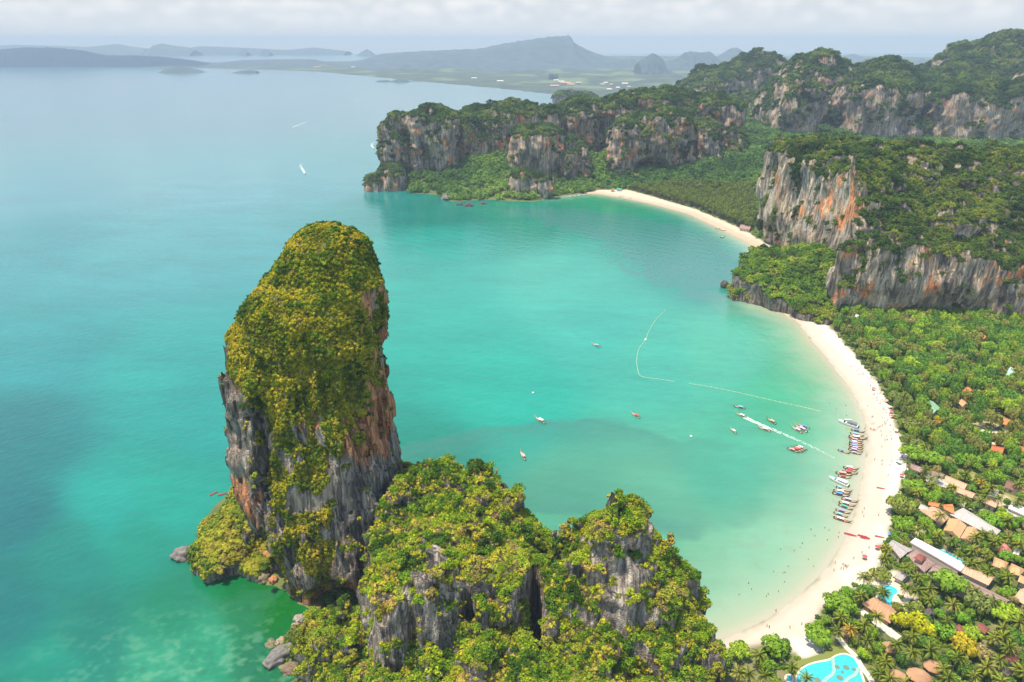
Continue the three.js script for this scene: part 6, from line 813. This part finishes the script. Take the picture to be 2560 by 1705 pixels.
const bodies = { stand: body('stand'), lie: body('lie'), wade: body('wade') }, clothes = [['red', [0.5, 0.06, 0.06]], ['blue', [0.06, 0.12, 0.4]], ['black', [0.02, 0.02, 0.02]], ['white', [0.7, 0.7, 0.68]], ['yellow', [0.6, 0.4, 0.05]], ['green', [0.06, 0.3, 0.12]], ['orange', [0.6, 0.2, 0.03]], ['pink', [0.6, 0.25, 0.3]]], bodyM = new THREE.MeshStandardMaterial({ vertexColors: true, roughness: 0.75 });
const dressed = {}; for (const pose of ['stand', 'lie', 'wade']) clothes.forEach(([n, c], i) => { const g = bodies[pose].clone(), p = bodies.stand.attributes.position, C = []; for (let k = 0; k < p.count; k++) { const y = p.getY(k), skin = [0.42, 0.25, 0.16]; C.push(...(y > 1.64 ? [0.03, 0.02, 0.015] : y > 1.47 ? skin : y > 1.0 && Math.abs(p.getX(k)) < 0.2 ? (i % 3 ? c : skin) : y > 0.62 && y < 1.02 && Math.abs(p.getX(k)) < 0.24 ? c : skin)); } g.setAttribute('color', new THREE.Float32BufferAttribute(C, 3)); dressed[pose + i] = g; });
/*c*/function person(pose, ci, x, z, where, group, turn) { const o = new THREE.Mesh(dressed[pose + ci], bodyM); o.position.set(x, pose === 'wade' ? 0.02 : Math.max(0, ground(x, z)), z); o.rotation.y = turn; o.castShadow = true; crowd.push(o); return tag(top(o, 'person'), 'person in ' + clothes[ci][0] + (pose === 'wade' ? ' wading ' : pose === 'lie' ? ' lying ' : ' standing ') + where, 'person', group + ' in ' + clothes[ci][0]); }
const crowd = [];
{
  const r = rng(808), put = (pts, pose, where, group) => { for (let i = 0; i < pts.length; i += 2) person(pose, Math.floor(r() * 8), pts[i], pts[i + 1], where, group, r() * 6.28); };
  put([171.6,-277.2, 169.3,-274.2, 170.5,-274, 172.4,-275.6, 172.2,-274.4, 173.4,-275.6, 172.1,-276.2], 'stand', 'in the beach group', 'group on the near beach');
  put([126,-246.3, 118.4,-236.8, 119.2,-236, 128.5,-235.5, 165.2,-273.2, 168.3,-278.8, 179.2,-281.6, 185.4,-285.7, 190.8,-289.3, 134.7,-237.4], 'stand', 'on the near end of the beach', 'people on the near beach');
  put([251,-411.7, 251.7,-410.4, 252.8,-411.3, 252.7,-410, 253.7,-410.4, 256.4,-413.3, 258,-414.1, 259.5,-415.4, 260.8,-415.8, 250.8,-412.5], 'stand', 'in the row by the upper boats', 'row of people by the upper boats');
  put([259.8,-429, 260.4,-428.7, 255.2,-419.1, 256.6,-419.1, 264.8,-420.8, 264,-444.2, 256.1,-408.4, 254.1,-403.2, 253.3,-397.4, 253.7,-396.6, 254.8,-397, 235.2,-374.1, 238.8,-372, 236.7,-367.9, 244.3,-370.6, 241,-366.5, 234.3,-355.5, 247.3,-413.3, 246.9,-388.6], 'stand', 'on the sand near the boats', 'people near the boat rows');
  put([201.8,-320, 201,-316.7, 209.4,-316.7, 204.5,-323.4], 'stand', 'on the wet sand by the lower boats', 'people by the lower boats');
  put([134.2,-272.8, 138.7,-272, 139.9,-272.4, 143.2,-276.8, 144,-289.9, 150.8,-288.7, 154.9,-291.2, 155.7,-282, 156.4,-276.8, 157.4,-294.5, 172.1,-297.3, 166.7,-305.9, 126.2,-257.5, 124.8,-256, 137.2,-265.6, 119,-260.7, 118.9,-264.8, 131.9,-259.3, 111.7,-257.1], 'wade', 'in the near shallows', 'bathers off the near beach');
  put([238.4,-449.8, 240.3,-442.1, 235.6,-433.8, 249.3,-447.4, 243,-431.9, 166.6,-306, 166.7,-300.6, 175,-307.3, 176.6,-305.5, 179.2,-299.6, 181.2,-303.2], 'wade', 'in the water around the boats', 'bathers around the boats');
  for (let i = 0; i < 90; i++) { const t = r(), a = lerp(0, 1, t), p = [[286.7,-508.7], [286.1,-481.2], [280.9,-457.7], [276.9,-437.5], [269.6,-420], [261.3,-399.7]], k = Math.min(4, Math.floor(a * 5)), u = a * 5 - k, x = lerp(p[k][0], p[k + 1][0], u) + (r() - 0.6) * 9, z = lerp(p[k][1], p[k + 1][1], u) + (r() - 0.5) * 9; if (coastD(x, z) > -9) continue; person(r() < 0.6 ? 'lie' : 'stand', Math.floor(r() * 8), x, z, 'on the white upper sand', 'sunbathers before the casuarinas', r() * 6.28); }
}
/* parasols and mats at the back of the beach */
const parG = (() => { const g = new THREE.ConeGeometry(1.35, 0.55, 8, 1, true); g.translate(0, 2.25, 0); return g; })(), parP = new THREE.CylinderGeometry(0.035, 0.035, 2.4, 5).translate(0, 1.1, 0);
[[257.6,-383.6, 'green'], [255.8,-380.6, 'red'], [254,-376.1, 'purple'], [247.7,-369.8, 'cyan'], [247.8,-367.9, 'white'], [241.7,-353.6, 'red'], [211.1,-294.9, 'red'], [209.6,-294.2, 'pink'], [206.8,-298.7, 'blue'], [194.8,-288.5, 'red'], [196.6,-290.2, 'pink'], [184.7,-281.3, 'red'], [280.3,-469.2, 'red'], [280.4,-449, 'pink'], [275.8,-433, 'red'], [272.8,-426.4, 'red'], [278.1,-439.7, 'cream'], [265.8,-407, 'cream']].forEach(([x, z, c], i) => { const g = base('beach_parasol', x, ground(x, z), z); g.add(part('pole', parP, steelM), part('canopy', parG, CAN[c])); g.children[1].rotation.z = 0.08; tag(g, c + ' beach parasol ' + ['left of the huge tree, uppermost', 'below the uppermost parasol', 'third below the huge tree', 'beside the beach end of the mauve row house', 'next to the turquoise one at the row house', 'at the corner of the dense green tree', 'by the grey wing of the white block', 'beside the red one by the grey wing', 'alone on white sand above the grey wing', 'left of palms by the grey wing', 'above the red one left of the palms', 'nearest the near group of people', 'on the upper white sand', 'by casuarinas below the upper sand', 'under casuarinas, upper of two', 'under casuarinas, lower of two', 'under casuarinas, above the two red ones', 'where the huge tree meets the casuarinas'][i], 'parasol'); });
{ // rows of red brown loungers by the casuarina
  for (let i = 0; i < 5; i++) { const [x, z] = [[211.1,-301.1], [210.3,-299.9], [209.7,-298.8], [209,-297.7], [208.3,-296.6]][i], g = base('sun_lounger', x, ground(x, z), z, 0.1); g.add(part('bed', new THREE.BoxGeometry(1.9, 0.14, 0.75).translate(-0.2, 0.34, 0), ribbonM)); const b = part('backrest', new THREE.BoxGeometry(0.8, 0.12, 0.75), ribbonM); b.position.set(1.0, 0.55, 0); b.rotation.z = 0.6; g.add(b); for (const s of [-0.8, 0.6]) g.add(part('leg', new THREE.BoxGeometry(0.08, 0.34, 0.7).translate(s, 0.16, 0), trimM)); tag(g, 'red brown lounger, number ' + ['one', 'two', 'three', 'four', 'five'][i] + ' from the top of the row by the casuarina', 'lounger'); }
}

/* people who would read alike are told apart by their order along the beach */
const ORD = ['nearest', 'second', 'third', 'fourth', 'fifth', 'sixth', 'seventh', 'eighth', 'ninth', 'tenth', 'eleventh', 'twelfth'];
{
  const by = new Map(); for (const o of crowd) { const k = o.userData.label; by.set(k, [...(by.get(k) ?? []), o]); }
  for (const [k, list] of by) if (list.length > 1) { list.sort((a, b) => b.position.z - a.position.z); list.forEach((o, i) => { o.userData.label = k + ', ' + (i ? ORD[i] ?? 'last' : 'first') + (k.split(' ').length > 11 ? ' from near end' : ' from the near end'); }); }
}
/* trees of a kind are told apart by the landmark they stand next to */
{
  const LAND = [['the large curved pool', 137.5,-211], ['the kidney pool', 185,-256.3], ['the thatched pavilion', 174.4,-244.9], ['the lime yellow tree', 183.8,-233.9], ['the golden tree', 198.7,-221], ['the bottom thatched huts', 171.6,-208.2], ['the slate roofed cabin', 194.9,-240.9], ['the very wide round tree', 212.2,-255.3], ['the two tiered maroon roof', 208.7,-273.5], ['the long white block', 220.8,-278.2], ['the peach roofed block', 231.3,-262.9], ['the twin tan villas', 251.6,-270.3], ['the tan gabled villa', 245.8,-249.5], ['the pink tent', 259.3,-285], ['the tan restaurant roofs', 242.4,-302.5], ['the pale grey hall', 256.2,-304.8], ['the bright orange hall', 248.1,-317.7], ['the mauve row house', 256.4,-353.7], ['the brown long house', 300.9,-337.2], ['the flat white building', 287.3,-314.1], ['the green roofed house', 303.4,-430.5], ['the rust red roof', 293.3,-409.9], ['the three orange cottages', 346.5,-456.6], ['the pale teal roof', 395.6,-485.5], ['the red roof behind the beach', 328.8,-513], ['the orange roof under the cliff', 417.5,-555], ['the white hut at the beach top', 332.5,-609.7], ['the white sand patch', 322,-399.7], ['the beach lawn', 142.7,-222.9], ['the foot of the rugged hill', 90.1,-216.6], ['the lower maroon cabins', 217.5,-216.5]];
  const by = new Map();
  for (const o of scene.children) {
    if (!o.userData.group || !/tree|palm/.test(o.name)) continue;
    const x = o.position.x, z = o.position.z; let best = LAND[0], d = 1e9; for (const l of LAND) { const q = Math.hypot(l[1] - x, l[2] - z); if (q < d) { d = q; best = l; } }
    const dx = x - best[1], dz = z - best[2], rel = Math.abs(dx) > Math.abs(dz) ? (dx > 0 ? 'right of' : 'left of') : dz < 0 ? 'behind' : 'in front of', kind = o.userData.label.split(/ (?:in the garden|on the beach side|mixed among|around|between|behind|in the wood|at the sand)/)[0];
    const k = kind.replace('feathery ', '').replace('slender coconut', 'slender') + ' ' + rel + ' ' + best[0]; by.set(k, [...(by.get(k) ?? []), [d, o]]);
  }
  for (const [k, list] of by) { list.sort((a, b) => a[0] - b[0]); list.forEach(([, o], i) => { o.userData.label = list.length === 1 ? k : k + ', ' + (i ? (ORD[i] ?? 'far') + ' nearest' : 'nearest one'); }); }
}
renderer.render(scene, camera);
